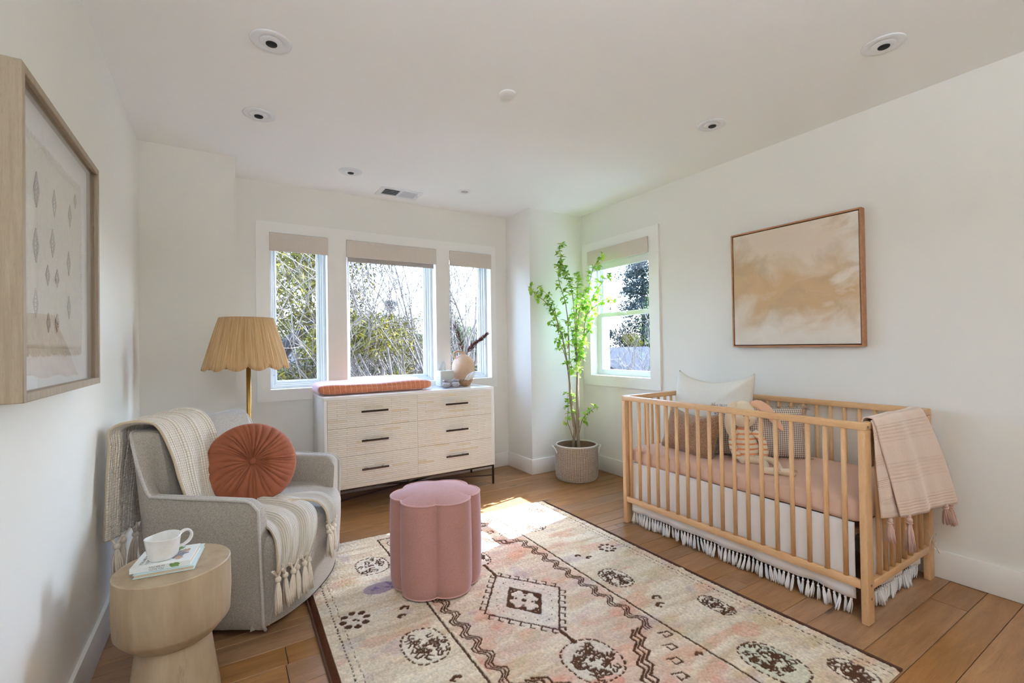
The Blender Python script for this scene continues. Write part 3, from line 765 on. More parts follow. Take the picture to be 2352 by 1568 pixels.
o = fuse(pillow_mb(.435, .285, .125, .06, 2, sag=.03, ears=.012).build('brown_pillow', 'boucle', None, True))
orient(o, (2.455, 1.872, .627), (-.07, -.43, 0), (.36, .02, .93))
tag(o, 'small fuzzy brown boucle pillow at the far end of the crib', 'pillow')
e = empty('gingham_pillow'); orient(e, (2.672, 1.562, .648), (.29, -.343, 0), (.13, .11, .98))
tag(e, 'brown and cream gingham pillow with fringed edges behind the plush rabbit', 'pillow')
fuse(pillow_mb(.47, .29, .12, .05, 3).build('pillow_body', 'gingham', e, True))
rr = random.Random(8); mb = MB()
for side in range(4):
    nn = 60 if side % 2 == 0 else 36
    for k in range(nn):
        s = (k + rr.uniform(.1, .9)) / nn * 2 - 1
        if side == 0: p = Vector((s * .23, 0, .145 * (1 - .05 * (1 - s * s)))); d = Vector((rr.uniform(-.8, .8), rr.uniform(-.7, .7), 1))
        elif side == 2: p = Vector((s * .23, 0, -.14)); d = Vector((rr.uniform(-.8, .8), -.9, .1))
        elif side == 1: p = Vector((.235 * (1 - .05 * (1 - s * s)), 0, s * .14)); d = Vector((1, rr.uniform(-.7, .7), rr.uniform(-.6, .6)))
        else: p = Vector((-.235 * (1 - .05 * (1 - s * s)), 0, s * .14)); d = Vector((-1, rr.uniform(-.7, .7), rr.uniform(-.6, .6)))
        d = d.normalized(); L = rr.uniform(.010, .020); q = d.orthogonal().normalized() * .004
        mb.tube([p, p + d * L * .6 + q, p + d * L * .9 - q, p + d * L * .35 - q * 1.5], .0013, 4)
for cx, cz in ((.228, .14), (-.228, .14), (.228, -.136), (-.228, -.136)):
    for k in range(26):
        d = Vector((math.copysign(1, cx) + rr.uniform(-.7, .7), rr.uniform(-.7, .7), math.copysign(.5 if cz > 0 else .1, cz) + rr.uniform(-.6, .6) * (1 if cz > 0 else .2))).normalized(); p = Vector((cx, 0, cz))
        q = d.orthogonal().normalized() * rr.uniform(-.006, .006)
        mb.tube([p, p + d * .017 + q, p + d * rr.uniform(.026, .04)], .0014, 4)
o = mb.build('fringe', 'fringe_brown', e); o['kind'] = 'stuff'
# ------------------------------------------------------------------ plush rabbit
MT['plush'] = plain('cream_jersey', '#e3d3b9', .95, sheen=.3, spec=.15, bump=(400, .25, .001))
MT['plush_pink'] = plain('peach_jersey', '#dfb494', .95, sheen=.3, spec=.15, bump=(400, .25, .001))
MT['stitch'] = plain('brown_stitch', '#8a6b4f', .9)
t = NT('orange_striped_jersey'); s_ = t.n('SeparateXYZ'); t.set(s_, 0, t.coord('Object'))
t.base(t.mix(t.math('GREATER_THAN', t.math('FRACT', t.math('MULTIPLY', s_.outputs[2], 38)), .64), srgb('#e9dcc1'), srgb('#d98e5c')), .95, sheen=.3); MT['stripes'] = t.m
rb = tag(empty('plush_rabbit', (2.500, 1.530, .503)), 'cream plush rabbit in orange striped top sitting in the crib', 'toy')
rb.rotation_euler = (0, 0, -.5559)     # local x = picture right, local -y = toward the viewer
def bpart(nm, m, mb): return mb.build(nm, m, rb, True)
def torso(u, v):
    a = 2 * math.pi * u; z = .004 + .190 * v
    r = .070 * math.sin(math.pi * (.14 + .80 * v) ** .85) ** .7 if v < .999 else .02
    r = max(r, .024)
    return (r * math.cos(a) * (1.0), r * math.sin(a) * .66 + .012 + .045 * v, z)
bpart('torso', 'stripes', MB().grid(torso, 36, 24, True))
def head(u, v):
    a = 2 * math.pi * u; b_ = math.pi * (v - .5) * .9999; z = math.sin(b_)
    wv = .064 * (1 - .10 * z); 
    return (wv * math.cos(a) * math.cos(b_) ** .8, -.004 + .058 * math.sin(a) * math.cos(b_) ** .8 + .052 - (.014 if z < 0 else 0) * math.cos(b_) * (1 if math.sin(a) < 0 else 0), .262 + .074 * z)
bpart('head', 'plush', MB().grid(head, 36, 22, True))
def ear(pts, wd, flat=.32):
    P = catmull(pts, 20); V = [Vector(p) for p in P]
    def fn(u, v):
        i = v * 19; k = min(18, int(i)); p = V[k].lerp(V[k + 1], i - k); d = (V[k + 1] - V[k]).normalized()
        n_ = Vector((0, 1, 0)); sd = d.cross(n_).normalized(); a = 2 * math.pi * u
        r = wd * (math.sin(math.pi * min(.999, max(.001, v * .88 + .10))) ** .6)
        return tuple(p + sd * r * math.cos(a) + n_ * r * flat * math.sin(a))
    return MB().grid(fn, 18, 24, True)
bpart('ear', 'plush', ear([(-.040, .04, .318), (-.072, .02, .312), (-.098, .005, .262), (-.106, -.005, .19), (-.088, -.012, .135)], .026))
bpart('ear', 'plush_pink', ear([(.038, .04, .320), (.075, .02, .318), (.115, .005, .285), (.155, -.004, .23), (.192, -.012, .176)], .028))
def limb(pts, rads, n=10): return MB().tube(catmull(pts, 24), [float(x) for x in np.interp(np.linspace(0, 1, 24), np.linspace(0, 1, len(rads)), rads)], n)
bpart('arm', 'stripes', limb([(-.052, .038, .165), (-.083, .01, .12), (-.083, -.015, .065), (-.062, -.032, .03)], (.018, .020, .019, .017)))
bpart('hand', 'plush', limb([(-.062, -.032, .032), (-.050, -.048, .018), (-.046, -.056, .014)], (.017, .018, .010)))
bpart('arm', 'stripes', limb([(.052, .038, .165), (.083, .012, .12), (.086, -.012, .065), (.075, -.030, .035)], (.018, .020, .019, .017)))
bpart('hand', 'plush', limb([(.075, -.030, .035), (.068, -.046, .020), (.064, -.054, .014)], (.017, .018, .010)))
inv_r = Matrix.Rotation(.5559, 3, 'Z')
def loc(x, y, z): p = inv_r @ Vector((x - 2.500, y - 1.530, 0)); return (p.x, p.y, z)
f1, f2 = loc(2.345, 1.300, .02), loc(2.385, 1.240, .02)
bpart('leg', 'plush', limb([(-.028, -.02, .022), (.03, -.10, .021), (f1[0] - .03, f1[1] + .03, .019)], (.022, .019, .017)))
bpart('foot', 'plush', limb([(f1[0] - .04, f1[1] + .04, .019), (f1[0], f1[1], .022), (f1[0] + .012, f1[1] - .014, .026)], (.017, .021, .012)))
bpart('leg', 'plush', limb([(.03, -.02, .022), (.095, -.085, .021), (f2[0] - .03, f2[1] + .03, .019)], (.022, .019, .017)))
bpart('foot', 'plush', limb([(f2[0] - .04, f2[1] + .04, .019), (f2[0], f2[1], .022), (f2[0] + .012, f2[1] - .014, .026)], (.017, .021, .012)))
mb = MB()
for f in (f1, f2):
    for k in (-1, 0, 1):
        mb.tube([(f[0] + .010 + k * .006, f[1] - .010 - abs(k) * .002, .0385), (f[0] + .013 + k * .006, f[1] - .016, .036), (f[0] + .015 + k * .006, f[1] - .021, .029)], .0009, 5)
bpart('toe_stitching', 'stitch', mb)
# face: two eyes and a small stitched nose
mb = MB(); mb.ball((-.026, -.012, .262), .0042, 8, 6); mb.ball((.026, -.012, .262), .0042, 8, 6); bpart('eyes', 'stitch', mb)
mb = MB(); mb.tube([(-.006, -.018, .244), (0, -.021, .239), (.006, -.018, .244)], .0013, 5); mb.tube([(0, -.021, .239), (0, -.021, .230)], .0011, 5); bpart('nose', 'stitch', mb)
# ------------------------------------------------------------------ pink throw on the crib end
t = NT('pink_cotton_throw'); co = t.coord('UV'); s_ = t.n('SeparateXYZ'); t.set(s_, 0, co)
band = t.math('GREATER_THAN', t.math('FRACT', t.math('MULTIPLY', s_.outputs[1], 6.0)), .52)
rib = t.math('MULTIPLY', band, t.math('SINE', t.math('MULTIPLY', s_.outputs[1], 420)))
nz = t.noise(t.coord(), 90, 3)
t.base(t.mix(t.math('MULTIPLY_ADD', band, .35, t.math('MULTIPLY', nz, .5)), srgb('#e4cfbd'), srgb('#dcc2ae')), .95, sheen=.4, spec=.15)
t.bump(t.math('ADD', t.math('MULTIPLY', rib, .45), t.math('MULTIPLY', nz, .8)), .5, .003); MT['pink_throw'] = t.m
def sheet_mesh(rows, nu, nv, ripple):
    """loft through rows of (left, right) points; ripple(u, v) displaces along the surface normal; carries UVs"""
    Lp = catmull([r[0] for r in rows], nv); Rp = catmull([r[1] for r in rows], nv)
    P = np.zeros((nv, nu, 3))
    for j in range(nv):
        for i in range(nu): u = i / (nu - 1); P[j, i] = Lp[j] * (1 - u) + Rp[j] * u
    du = np.gradient(P, axis=1); dv = np.gradient(P, axis=0); N = np.cross(du, dv); N /= (np.linalg.norm(N, axis=2, keepdims=True) + 1e-9)
    D = np.array([[ripple(i / (nu - 1), j / (nv - 1)) for i in range(nu)] for j in range(nv)])
    P = P + N * D[..., None]
    return P
def sheets_object(name, sheets, m, parent, thick):
    v = []; f = []; uv = []
    for P in sheets:
        nv, nu, _ = P.shape; k = len(v); v += [tuple(p) for p in P.reshape(-1, 3)]
        for j in range(nv - 1):
            for i in range(nu - 1):
                f.append((k + j * nu + i, k + j * nu + i + 1, k + (j + 1) * nu + i + 1, k + (j + 1) * nu + i))
                uv += [(i / (nu - 1), j / (nv - 1)), ((i + 1) / (nu - 1), j / (nv - 1)), ((i + 1) / (nu - 1), (j + 1) / (nv - 1)), (i / (nu - 1), (j + 1) / (nv - 1))]
    me = bpy.data.meshes.new(name); me.from_pydata(v, [], f); me.update()
    ul = me.uv_layers.new(name='UVMap'); ul.data.foreach_set('uv', [c for p in uv for c in p])
    o = link(name, me, m, parent, True)
    q = o.modifiers.new('thick', 'SOLIDIFY'); q.thickness = thick; q.offset = 0
    return o
pt = tag(empty('pink_throw', (2.55, .86, .84)), 'dusty pink ribbed throw with tassels draped over the near crib end', 'blanket')
pinv = Matrix.Translation(-Vector(pt.location))
rp = lambda u, v: .006 * math.sin(u * 11 + 1.2 * v) * min(1, v * 1.3) * (.3 + v) + .004 * math.sin(u * 23 + 2 * v) * v * v
main = sheet_mesh([((2.33, .915, .62), (2.82, .915, .62)), ((2.315, .912, .78), (2.80, .912, .78)), ((2.305, .898, .842), (2.79, .897, .843)), ((2.30, .868, .852), (2.785, .866, .853)), ((2.302, .850, .83), (2.79, .842, .828)), ((2.335, .832, .70), (2.835, .805, .68)), ((2.39, .818, .55), (2.87, .780, .54)), ((2.43, .806, .425), (2.90, .762, .415))], 60, 60, rp)
under = sheet_mesh([((2.296, .862, .842), (2.50, .862, .842)), ((2.292, .852, .80), (2.50, .850, .80)), ((2.294, .846, .65), (2.48, .840, .65)), ((2.305, .842, .52), (2.46, .832, .52)), ((2.315, .840, .437), (2.46, .826, .42))], 24, 40, lambda u, v: .003 * math.sin(u * 9 + 1))
o = sheets_object('blanket_cloth', [main, under], 'pink_throw', pt, .005); o.matrix_parent_inverse = pinv
def big_tassel(L, seed, r0=.016):
    rr = random.Random(seed); mb = MB(); mb.ball((0, 0, -.012), .012, 12, 8); mb.tube([(0, 0, .01), (0, 0, -.01)], .006, 8); mb.tube([(.010 * math.cos(k / 12 * 6.283), .010 * math.sin(k / 12 * 6.283), -.023) for k in range(12)], .003, 6, closed=True)
    for k in range(46):
        a = rr.uniform(0, 6.28); r = r0 * math.sqrt(rr.random())
        mb.tube(catmull([(0, 0, -.018), (r * .8 * math.cos(a), r * .8 * math.sin(a), -.018 - L * .35), (r * 1.25 * math.cos(a + .2), r * 1.25 * math.sin(a + .2), -.018 - L * rr.uniform(.9, 1.05))], 5), .0019, 4)
    return mb
MT['pink_yarn'] = plain('pink_yarn', '#c9a795', .95, sheen=.4)
for k, (x, y, z, L) in enumerate(((2.372, .835, .432, .085), (2.475, .802, .420, .125), (2.80, .776, .425, .085), (2.845, .768, .425, .09))):
    o = big_tassel(L, k).build('tassel', 'pink_yarn', pt, True); o.matrix_parent_inverse = pinv; o.location = (x, y, z)
    if k > 1: o.rotation_euler = (0, -.35 + .2 * (k - 2), 0)
MT['string'] = plain('cotton_string', '#cbb9a0', .9)
tw = MB().tube(catmull([(2.86, .856, .26), (2.895, .852, .20), (2.93, .850, .185), (2.955, .853, .225), (2.91, .850, .235), (2.865, .851, .20), (2.862, .848, .15)], 40), .0018, 6)
tw.tube(catmull([(2.895, .853, .20), (2.93, .848, .165), (2.965, .846, .13)], 20), .0018, 6)
o = tw.build('loose_string', 'string', None, True); tag(o, 'thin loose string tied round the crib end near the wall', 'string')
# ------------------------------------------------------------------ swivel armchair
MT['chair'] = fabric('grey_tweed', '#bbb3a6', '#8f877a', 330, .4, .25)
MT['piping'] = fabric('grey_piping', '#cbc6be', '#aaa59d', 300, .3, .2)
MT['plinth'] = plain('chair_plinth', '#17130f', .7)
CO = Vector((.11, 2.12, 0)); CL = Vector((.5501, .8351, 0)); CBk = Vector((-.8351, .5501, 0))
def cp(l, b, z): p = CO + CL * l + CBk * b; return (p.x, p.y, z)
CW, CDp = .815, .565            # width, depth of the shell at the top
ch = tag(empty('armchair', cp(CW / 2, .28, 0)), 'grey tweed swivel armchair with curved shell and piped edges', 'armchair')
chinv = Matrix.Translation(-Vector(ch.location))
def hpart(nm, m, mb, **k):
    o = mb.build(nm, m, ch, **k); o.matrix_parent_inverse = chinv; return o
CR = .10
def plan(s):
    """outer plan curve of the shell, s in 0..1 -> (l, b, nl, nb): near arm, back, far arm"""
    a = CDp - CR; q = math.pi / 2 * CR; m = CW - 2 * CR; T = 2 * a + 2 * q + m; d = s * T
    if d < a: return (0, d, -1, 0)
    d -= a
    if d < q: t_ = d / CR; return (CR - CR * math.cos(t_), a + CR * math.sin(t_), -math.cos(t_), math.sin(t_))
    d -= q
    if d < m: return (CR + d, CDp, 0, 1)
    d -= m
    if d < q: t_ = d / CR; return (CW - CR + CR * math.sin(t_), a + CR * math.cos(t_), math.sin(t_), math.cos(t_))
    d -= q
    return (CW, a - d, 1, 0)
def top_h(l, b):
    zarm = .572 + .05 * b
    zarm -= .035 * max(0, 1 - b / .05) ** 2
    w_ = smoothstep(.435, CDp - .012, b); w_ = w_ ** .8
    zb = .842
    return zarm + (zb - zarm) * w_
NS = 150
SS = []
aT = (CDp - CR)
for i in range(NS + 1):
    SS.append(i / NS)
def shell_section(s, outer=True):
    l, b, nl, nb = plan(s); h = top_h(l, b); th = .062 + .03 * nb
    pts = []
    bk = max(0, nb)
    for z in (.035, .06, .15, .3, .45, h * .86, h - .012, h - .003):
        ins = (.035 + .085 * bk) * max(0, 1 - z / max(h, .3)) ** 1.1 + (.012 if z < .04 else 0)
        zz = z if z < h - .02 or z in (h - .012, h - .003) else h - .02
        pts.append((l - nl * ins, b - nb * ins, min(zz, h)))
    pts.append((l - nl * .008, b - nb * .008, h))
    pts.append((l - nl * (th * .75), b - nb * (th * .75), h - .004))
    pts.append((l - nl * th, b - nb * th, h - .016))
    for f in (.66, .33, 0):
        z = .40 + (h - .04 - .40) * f
        o_ = th + (.02 + .07 * bk) * (1 - f) ** 1.0
        pts.append((l - nl * o_, b - nb * o_, z))
    return pts
sec = [shell_section(s) for s in SS]
mb = MB(); v = [cp(*p) for q in sec for p in q]; n_ = len(sec[0]); f = []
for i in range(NS):
    for j in range(n_ - 1): f.append((i * n_ + j, (i + 1) * n_ + j, (i + 1) * n_ + j + 1, i * n_ + j + 1))
f.append(tuple(range(n_))); f.append(tuple(NS * n_ + j for j in range(n_ - 1, -1, -1)))
mb.add(v, f); hpart('shell', 'chair', mb, angle=50)
# piping along the outer top edge and down both arm fronts
pp = [cp(*q[7]) for q in sec]
l0 = [cp(q[0], -.004 + q[1], q[2]) for q in reversed(sec[0][0:8])]; l1 = [cp(q[0], -.004 + q[1], q[2]) for q in sec[-1][0:8]]
l0.reverse()
hpart('piping', 'piping', MB().tube(l0 + pp + list(reversed(l1)), .0064, 8), smooth=True)
# seat body with bulging front
ZS = .425
def bulge(u): return .115 * max(0, 1 - abs(2 * u - 1) ** 2.3) ** .8
def seat(u, v):
    # v: 0 rear of seat top -> .5 front edge -> 1 bottom of the front
    l = .030 + (CW - .060) * u
    if v < .5:
        t_ = v / .5; b_ = .42 - (.42 - .055) * t_ - bulge(u) * t_ ** 2
        z = ZS + .020 * math.sin(math.pi * min(1, t_ * .9 + .1)) * (1 - .4 * abs(2 * u - 1) ** 3) - .018 * smoothstep(.75, 1, t_)
    else:
        t_ = (v - .5) / .5; a = min(1, t_ / .3)
        if t_ < .3: ang = a * math.pi / 2; b_ = .055 - bulge(u) - .05 * math.sin(ang); z = ZS - .018 - .05 * (1 - math.cos(ang)) + .0
        else: q = (t_ - .3) / .7; b_ = .005 - bulge(u) + .035 * q ** 2.2; z = ZS - .068 - (ZS - .068 - .036) * q
    # sides tuck behind the arm fronts
    if u < .04 or u > .96: b_ += .012
    return cp(l, b_, z)
hpart('seat', 'chair', MB().grid(seat, 60, 60), smooth=True)
hpart('seam', 'piping', MB().tube([cp(.072, -.058 + .0, .30 - .27 * k / 10 + .0) if False else cp(.075, .005 - bulge((.075 - .03) / (CW - .06)) + .035 * (max(0, k / 10 - .0)) ** 2.2 - .0022, .34 - .303 * k / 10) for k in range(11)], .003, 6), smooth=True)
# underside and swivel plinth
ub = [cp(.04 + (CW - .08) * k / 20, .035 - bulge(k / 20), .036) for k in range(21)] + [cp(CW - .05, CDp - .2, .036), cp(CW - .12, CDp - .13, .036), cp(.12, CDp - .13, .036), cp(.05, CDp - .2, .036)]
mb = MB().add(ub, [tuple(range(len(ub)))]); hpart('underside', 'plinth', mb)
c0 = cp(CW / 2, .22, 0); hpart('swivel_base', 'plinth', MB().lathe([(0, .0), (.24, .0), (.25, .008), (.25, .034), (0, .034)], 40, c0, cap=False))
# ------------------------------------------------------------------ round velvet cushion
t = NT('rust_velvet'); nz = t.noise(t.coord(), 14, 4)
t.base(t.mix(t.ramp(nz, [(.3, 0.), (.7, 1.)]), srgb('#80482f'), srgb('#8f5438')), .75, sheen=.5, spec=.2); t.b.inputs['Sheen Tint'].default_value = srgb('#e0a184')
MT['velvet'] = t.m
e = empty('round_cushion')
tag(e, 'round rust velvet cushion with pleats and centre button on the armchair', 'cushion')
cu_c = Vector(cp(.405, .262, .622)); nrm = (Vector((0, 0, 1.02)) + CBk * -.0 - Vector(cu_c) + 0 * cu_c)
nrm = Vector((.05, -.90, .40)).normalized()
up = Vector((0, 0, 1)); rt = nrm.cross(up) * -1; rt.normalize()
orient(e, cu_c, -rt if rt.x < 0 else rt, up - nrm * up.dot(nrm))
RC = .200
pr_ = random.Random(21); NP = 38
pw = [pr_.uniform(.4, 1.8) for _ in range(NP)]; cs = np.cumsum([0] + pw); cs = cs / cs[-1]
dep = [pr_.uniform(.25, 1.15) for _ in range(NP)]
def pleat(u):
    k = int(np.searchsorted(cs, u % 1.0, side='right') - 1); k = min(max(k, 0), NP - 1); t_ = (u % 1.0 - cs[k]) / (cs[k + 1] - cs[k])
    return (abs(math.sin(math.pi * t_)) ** .55 - .75) * dep[k]
def cush(sg):
    def fn(u, v):
        a = 2 * math.pi * u; r = RC * v
        prof = .078 * (max(0, 1 - v ** 2.6)) ** .5 * (1 - .55 * math.exp(-(v / .22) ** 2)) 
        p_ = pleat(u + .012 * math.sin(v * 3)) * .014 * smoothstep(.03, .25, v) * (1 - .75 * smoothstep(.8, 1, v))
        return (r * math.cos(a), sg * (prof + p_), r * math.sin(a))
    return fn
mb = MB().grid(cush(-1), 368, 34, True).grid(cush(1), 368, 34, True)
fuse(mb.build('cushion_body', 'velvet', e, True))
MB().ball((0, -.043, 0), .017, 18, 12, (1, .62, 1)).build('button', 'velvet', e, True)
# ------------------------------------------------------------------ knitted throw over the chair
t = NT('cream_knit'); co = t.coord('UV', (1, 1, 1)); s_ = t.n('SeparateXYZ'); t.set(s_, 0, co)
wx = t.math('SINE', t.math('MULTIPLY', s_.outputs[0], 110)); wy = t.math('SINE', t.math('MULTIPLY', s_.outputs[1], 380))
kn = t.math('MULTIPLY', t.math('ABSOLUTE', wx), t.math('MULTIPLY_ADD', t.math('ABSOLUTE', wy), .7, .3)); nz = t.noise(t.coord(), 120, 3)
t.base(t.mix(t.ramp(t.math('MULTIPLY_ADD', nz, .25, kn), [(.08, 0.), (.75, 1.)]), srgb('#cbb898'), srgb('#f5eee1')), .95, sheen=.35, spec=.15)
t.bump(t.math('ADD', kn, t.math('MULTIPLY', nz, .4)), .8, .005); MT['knit'] = t.m
MT['knit_yarn'] = plain('cream_yarn', '#e9dfce', .95, sheen=.35, var=(50, .5), var_col='#d2c2a9')
th = tag(empty('knit_throw', cp(.1, .5, .8)), 'chunky cream knitted throw with tassels draped over the armchair', 'blanket')
thinv = Matrix.Translation(-Vector(th.location))
def fold(u, v, k=3, amp=.014, ph=0.): return amp * (abs(math.sin(math.pi * k * (u + .03 * math.sin(4 * v)) + ph)) ** .8 - .5)
# piece A: hangs behind, over the near back corner, down the inner back to the seat
rowsA = [
    ((-.390, 2.37, .44), (-.30, 2.68, .43)),
    ((-.390, 2.37, .55), (-.29, 2.69, .55)),
    ((-.389, 2.38, .68), (-.27, 2.71, .69)),
    ((-.388, 2.41, .79), (-.245, 2.73, .80)),
    (cp(.0, .602, .858), cp(.33, .612, .874)),
    (cp(.04, .55, .884), cp(.375, .555, .890)),
    (cp(.075, .475, .862), cp(.390, .475, .852)),
    (cp(.085, .422, .75), cp(.390, .42, .73)),
    (cp(.085, .385, .63), cp(.36, .383, .59)),
    (cp(.095, .35, .53), cp(.33, .35, .50)),
    (cp(.12, .30, .478), cp(.34, .30, .478))]
A_ = sheet_mesh(rowsA, 60, 110, lambda u, v: fold(u, v, 3, .016 * (1 if v > .45 else 1.1)) + .003 * math.sin(u * 40 + v * 6))
# piece B: across the seat and over the front edge beside the near arm
rowsB = [
    (cp(.12, .30, .468), cp(.40, .30, .470)),
    (cp(.10, .18, .472), cp(.42, .17, .476)),
    (cp(.080, .08, .470), cp(.39, .05, .474)),
    (cp(.065, .0, .455), cp(.34, -.055, .462)),
    (cp(.045, -.045, .415), cp(.295, -.115, .425)),
    (cp(.030, -.066, .34), cp(.245, -.138, .36)),
    (cp(.020, -.070, .275), cp(.205, -.134, .285))]
B_ = sheet_mesh(rowsB, 60, 80, lambda u, v: fold(u, v, 2.5, .016, .4) + .006 + .004 * math.sin(u * 30 + v * 5))
rowsC = [
    (cp(.30, .12, .474), cp(.44, .12, .474)),
    (cp(.34, .02, .474), cp(.48, .0, .474)),
    (cp(.36, -.07, .462), cp(.47, -.08, .462)),
    (cp(.345, -.132, .42), cp(.45, -.137, .42)),
    (cp(.335, -.150, .345), cp(.43, -.150, .35))]
C_ = sheet_mesh(rowsC, 34, 60, lambda u, v: fold(u, v, 1.5, .012, .2) + .010)
o = sheets_object('throw_cloth', [A_, B_, C_], 'knit', th, .010); o.matrix_parent_inverse = thinv
def throw_tassel(seed, L=.12):
    rr = random.Random(seed); mb = MB()
    for s1 in (-1, 1):                    # two cords run together into a knot
        for k in range(3):
            mb.tube(catmull([(s1 * .020 + k * .004 * s1, k * .002, .030), (s1 * .010, k * .002, .012), (0, 0, -.008)], 8), .0038, 6)
    mb.ball((0, 0, -.010), .0125, 12, 8)
    for k in range(22):
        a = rr.uniform(0, 6.28); r = .019 * math.sqrt(rr.random())
        mb.tube(catmull([(0, 0, -.012), (r * .75 * math.cos(a), r * .75 * math.sin(a), -.012 - L * .4), (r * 1.15 * math.cos(a + .3), r * 1.15 * math.sin(a + .3), -.012 - L * rr.uniform(.85, 1.08))], 6), [.0034, .0036, .0036, .0034, .003, .0022], 5)
    return mb
tms = [throw_tassel(40 + k).mesh('tassel') for k in range(4)]
for m_ in tms: m_.polygons.foreach_set('use_smooth', [True] * len(m_.polygons))
tr_ = random.Random(5)
def hang(P, n, v_row=-1, drop=.02):
    for k in range(n):
        i = int((k + .5) / n * (P.shape[1] - 1)); p = P[v_row, i]
        o = link('tassel', tr_.choice(tms), 'knit_yarn', th); o.matrix_parent_inverse = thinv; o.location = (p[0] + (.016 if v_row == 0 else 0), p[1], p[2] - drop)
        o.rotation_euler = (tr_.uniform(-.1, .1), tr_.uniform(-.1, .1), tr_.uniform(0, 3.1) if v_row == 0 else math.atan2(CL.y, CL.x) + tr_.uniform(-.4, .4))
hang(A_, 5, 0); hang(B_, 6); hang(C_, 3)
# ------------------------------------------------------------------ side table
t = NT('washed_wood'); v_ = t.coord('Object', (10, 10, 1.6)); g = t.noise(v_, 1.6, 5, .6, .5); g2 = t.noise(t.coord('Object', (60, 60, 3)), 3, 3)
c = t.mix(t.ramp(g, [(.3, 0.), (.7, 1.)]), srgb('#b3a084'), srgb('#9c886a')); c = t.mix(t.math('MULTIPLY', t.ramp(t.noise(t.coord('Object', (13, 13, 2.2)), 1.9, 5, .7), [(.60, 0.), (.70, 1.)]), .5), c, srgb('#6f6050')); c = t.mix(t.math('MULTIPLY', g2, .18), c, srgb('#7d6a50'))
t.base(c, .5, spec=.35); MT['washed'] = t.m
TBX, TBY, TBZ, TBR = -.142, 1.889, .480, .159
tb = tag(empty('side_table', (TBX, TBY, 0)), 'round washed-wood drum side table with flared foot in the foreground', 'side table')
MB().lathe([(0, TBZ), (TBR - .003, TBZ), (TBR, TBZ - .003), (TBR + .002, TBZ - .10), (TBR - .002, .300), (TBR - .010, .288), (.120, .256), (.108, .248), (.102, .246)], 72, cap=False).build('drum', 'washed', tb, angle=35)
MB().lathe([(.098, .256), (.102, .235), (.113, .15), (.126, .06), (.130, .018), (.126, .0), (0, .0)], 72, cap=False).build('foot', 'washed', tb, angle=35)
# books
MT['cover_white'] = plain('white_book_cover', '#eceeea', .4)
MT['cover_blue'] = plain('pale_blue_cover', '#cfe0e0', .4)
MT['paper'] = plain('page_block', '#d9c9ae', .8, var=(200, .5), var_col='#c4b18f', stretch=(1, 1, 30))
MT['ink'] = plain('dark_ink', '#4a4b52', .7)
MT['leafprint'] = plain('green_print', '#5f7d3c', .7, var=(90, .7), var_col='#87a05a')
MT['blueprint'] = plain('blue_print', '#55698c', .7, var=(60, .8), var_col='#b9a896')
MT['skinprint'] = plain('beige_print', '#b59a83', .7)
def text(s, size, m, parent, loc, rot):
    c = bpy.data.curves.new('lettering', 'FONT'); c.body = s; c.size = size; c.extrude = .0001; c.align_x = 'LEFT'
    o_ = bpy.data.objects.new('tmp', c); COL.objects.link(o_)
    dg = bpy.context.evaluated_depsgraph_get(); me = bpy.data.meshes.new_from_object(o_.evaluated_get(dg)); bpy.data.objects.remove(o_)
    me.name = 'lettering'; o = link('lettering', me, m, parent); o.location = loc; o.rotation_euler = rot; return o
BKZ = TBZ
ang = math.radians(34)
def book(x, y, z, w_, d_, h, rz, cover, name_label):
    e = tag(empty('book', (x, y, z), rz), name_label, 'book')
    MB().box(-w_ / 2 + .004, w_ / 2 - .003, -d_ / 2 + .003, d_ / 2 - .003, .0022, h - .0022).build('pages', 'paper', e)
    MB().bbox(-w_ / 2, w_ / 2, -d_ / 2, d_ / 2, .0, .0022, .0007, 1).build('back_cover', cover, e)
    MB().bbox(-w_ / 2, w_ / 2, -d_ / 2, d_ / 2, h - .0022, h, .0007, 1).build('front_cover', cover, e)
    return e
lower = book(-.150, 1.905, BKZ + .0005, .158, .185, .0125, -.13, 'cover_blue', 'thin pale blue book at the bottom of the pile on the side table')
upper = book(-.160, 1.892, BKZ + .0135, .158, .135, .0165, -.162, 'cover_white', 'white picture book with a printed spine under the mug')
MB().bbox(-.079, .079, -.0690, -.0672, .0, .0165, .0005, 1).build('spine', 'cover_white', upper)
for i, s in enumerate(('YOU ARE MY', 'I LOVE YOU')):
    text(s, .0072, 'ink', upper, (-.030, -.0692, .0092 - i * .0068), (math.pi / 2, 0, 0))
    text(s, .013, 'ink', upper, (-.052 + i * .014, -.050, .0167), (0, 0, math.pi / 2))
text('FAVORITE BOOKS'[:0] or ' ', .004, 'ink', upper, (-.07, -.0692, .008), (math.pi / 2, 0, 0)) if False else None
def blob(m, cx, cy, r, seed, z, sx=1., sy=1., vert=False):
    rr = random.Random(seed); pts = []
    for k in range(22):
        a = k / 22 * 6.283; q = r * (1 + rr.uniform(-.25, .25)); pts.append((cx + q * math.cos(a) * sx, cy + q * math.sin(a) * sy, z) if not vert else (cx + q * math.cos(a) * sx, -.0694, cy + q * math.sin(a) * sy))
    MB().add(pts, [tuple(range(22))]).build('printed_picture', m, upper)
blob('leafprint', .020, .045, .018, 1, .0167); blob('blueprint', .035, -.005, .026, 2, .0167, .8, 1.1); blob('skinprint', .048, .022, .013, 3, .0169); blob('skinprint', .040, -.034, .012, 4, .0169); blob('leafprint', .036, .0085, .012, 5, .0, 1.1, .55, True)
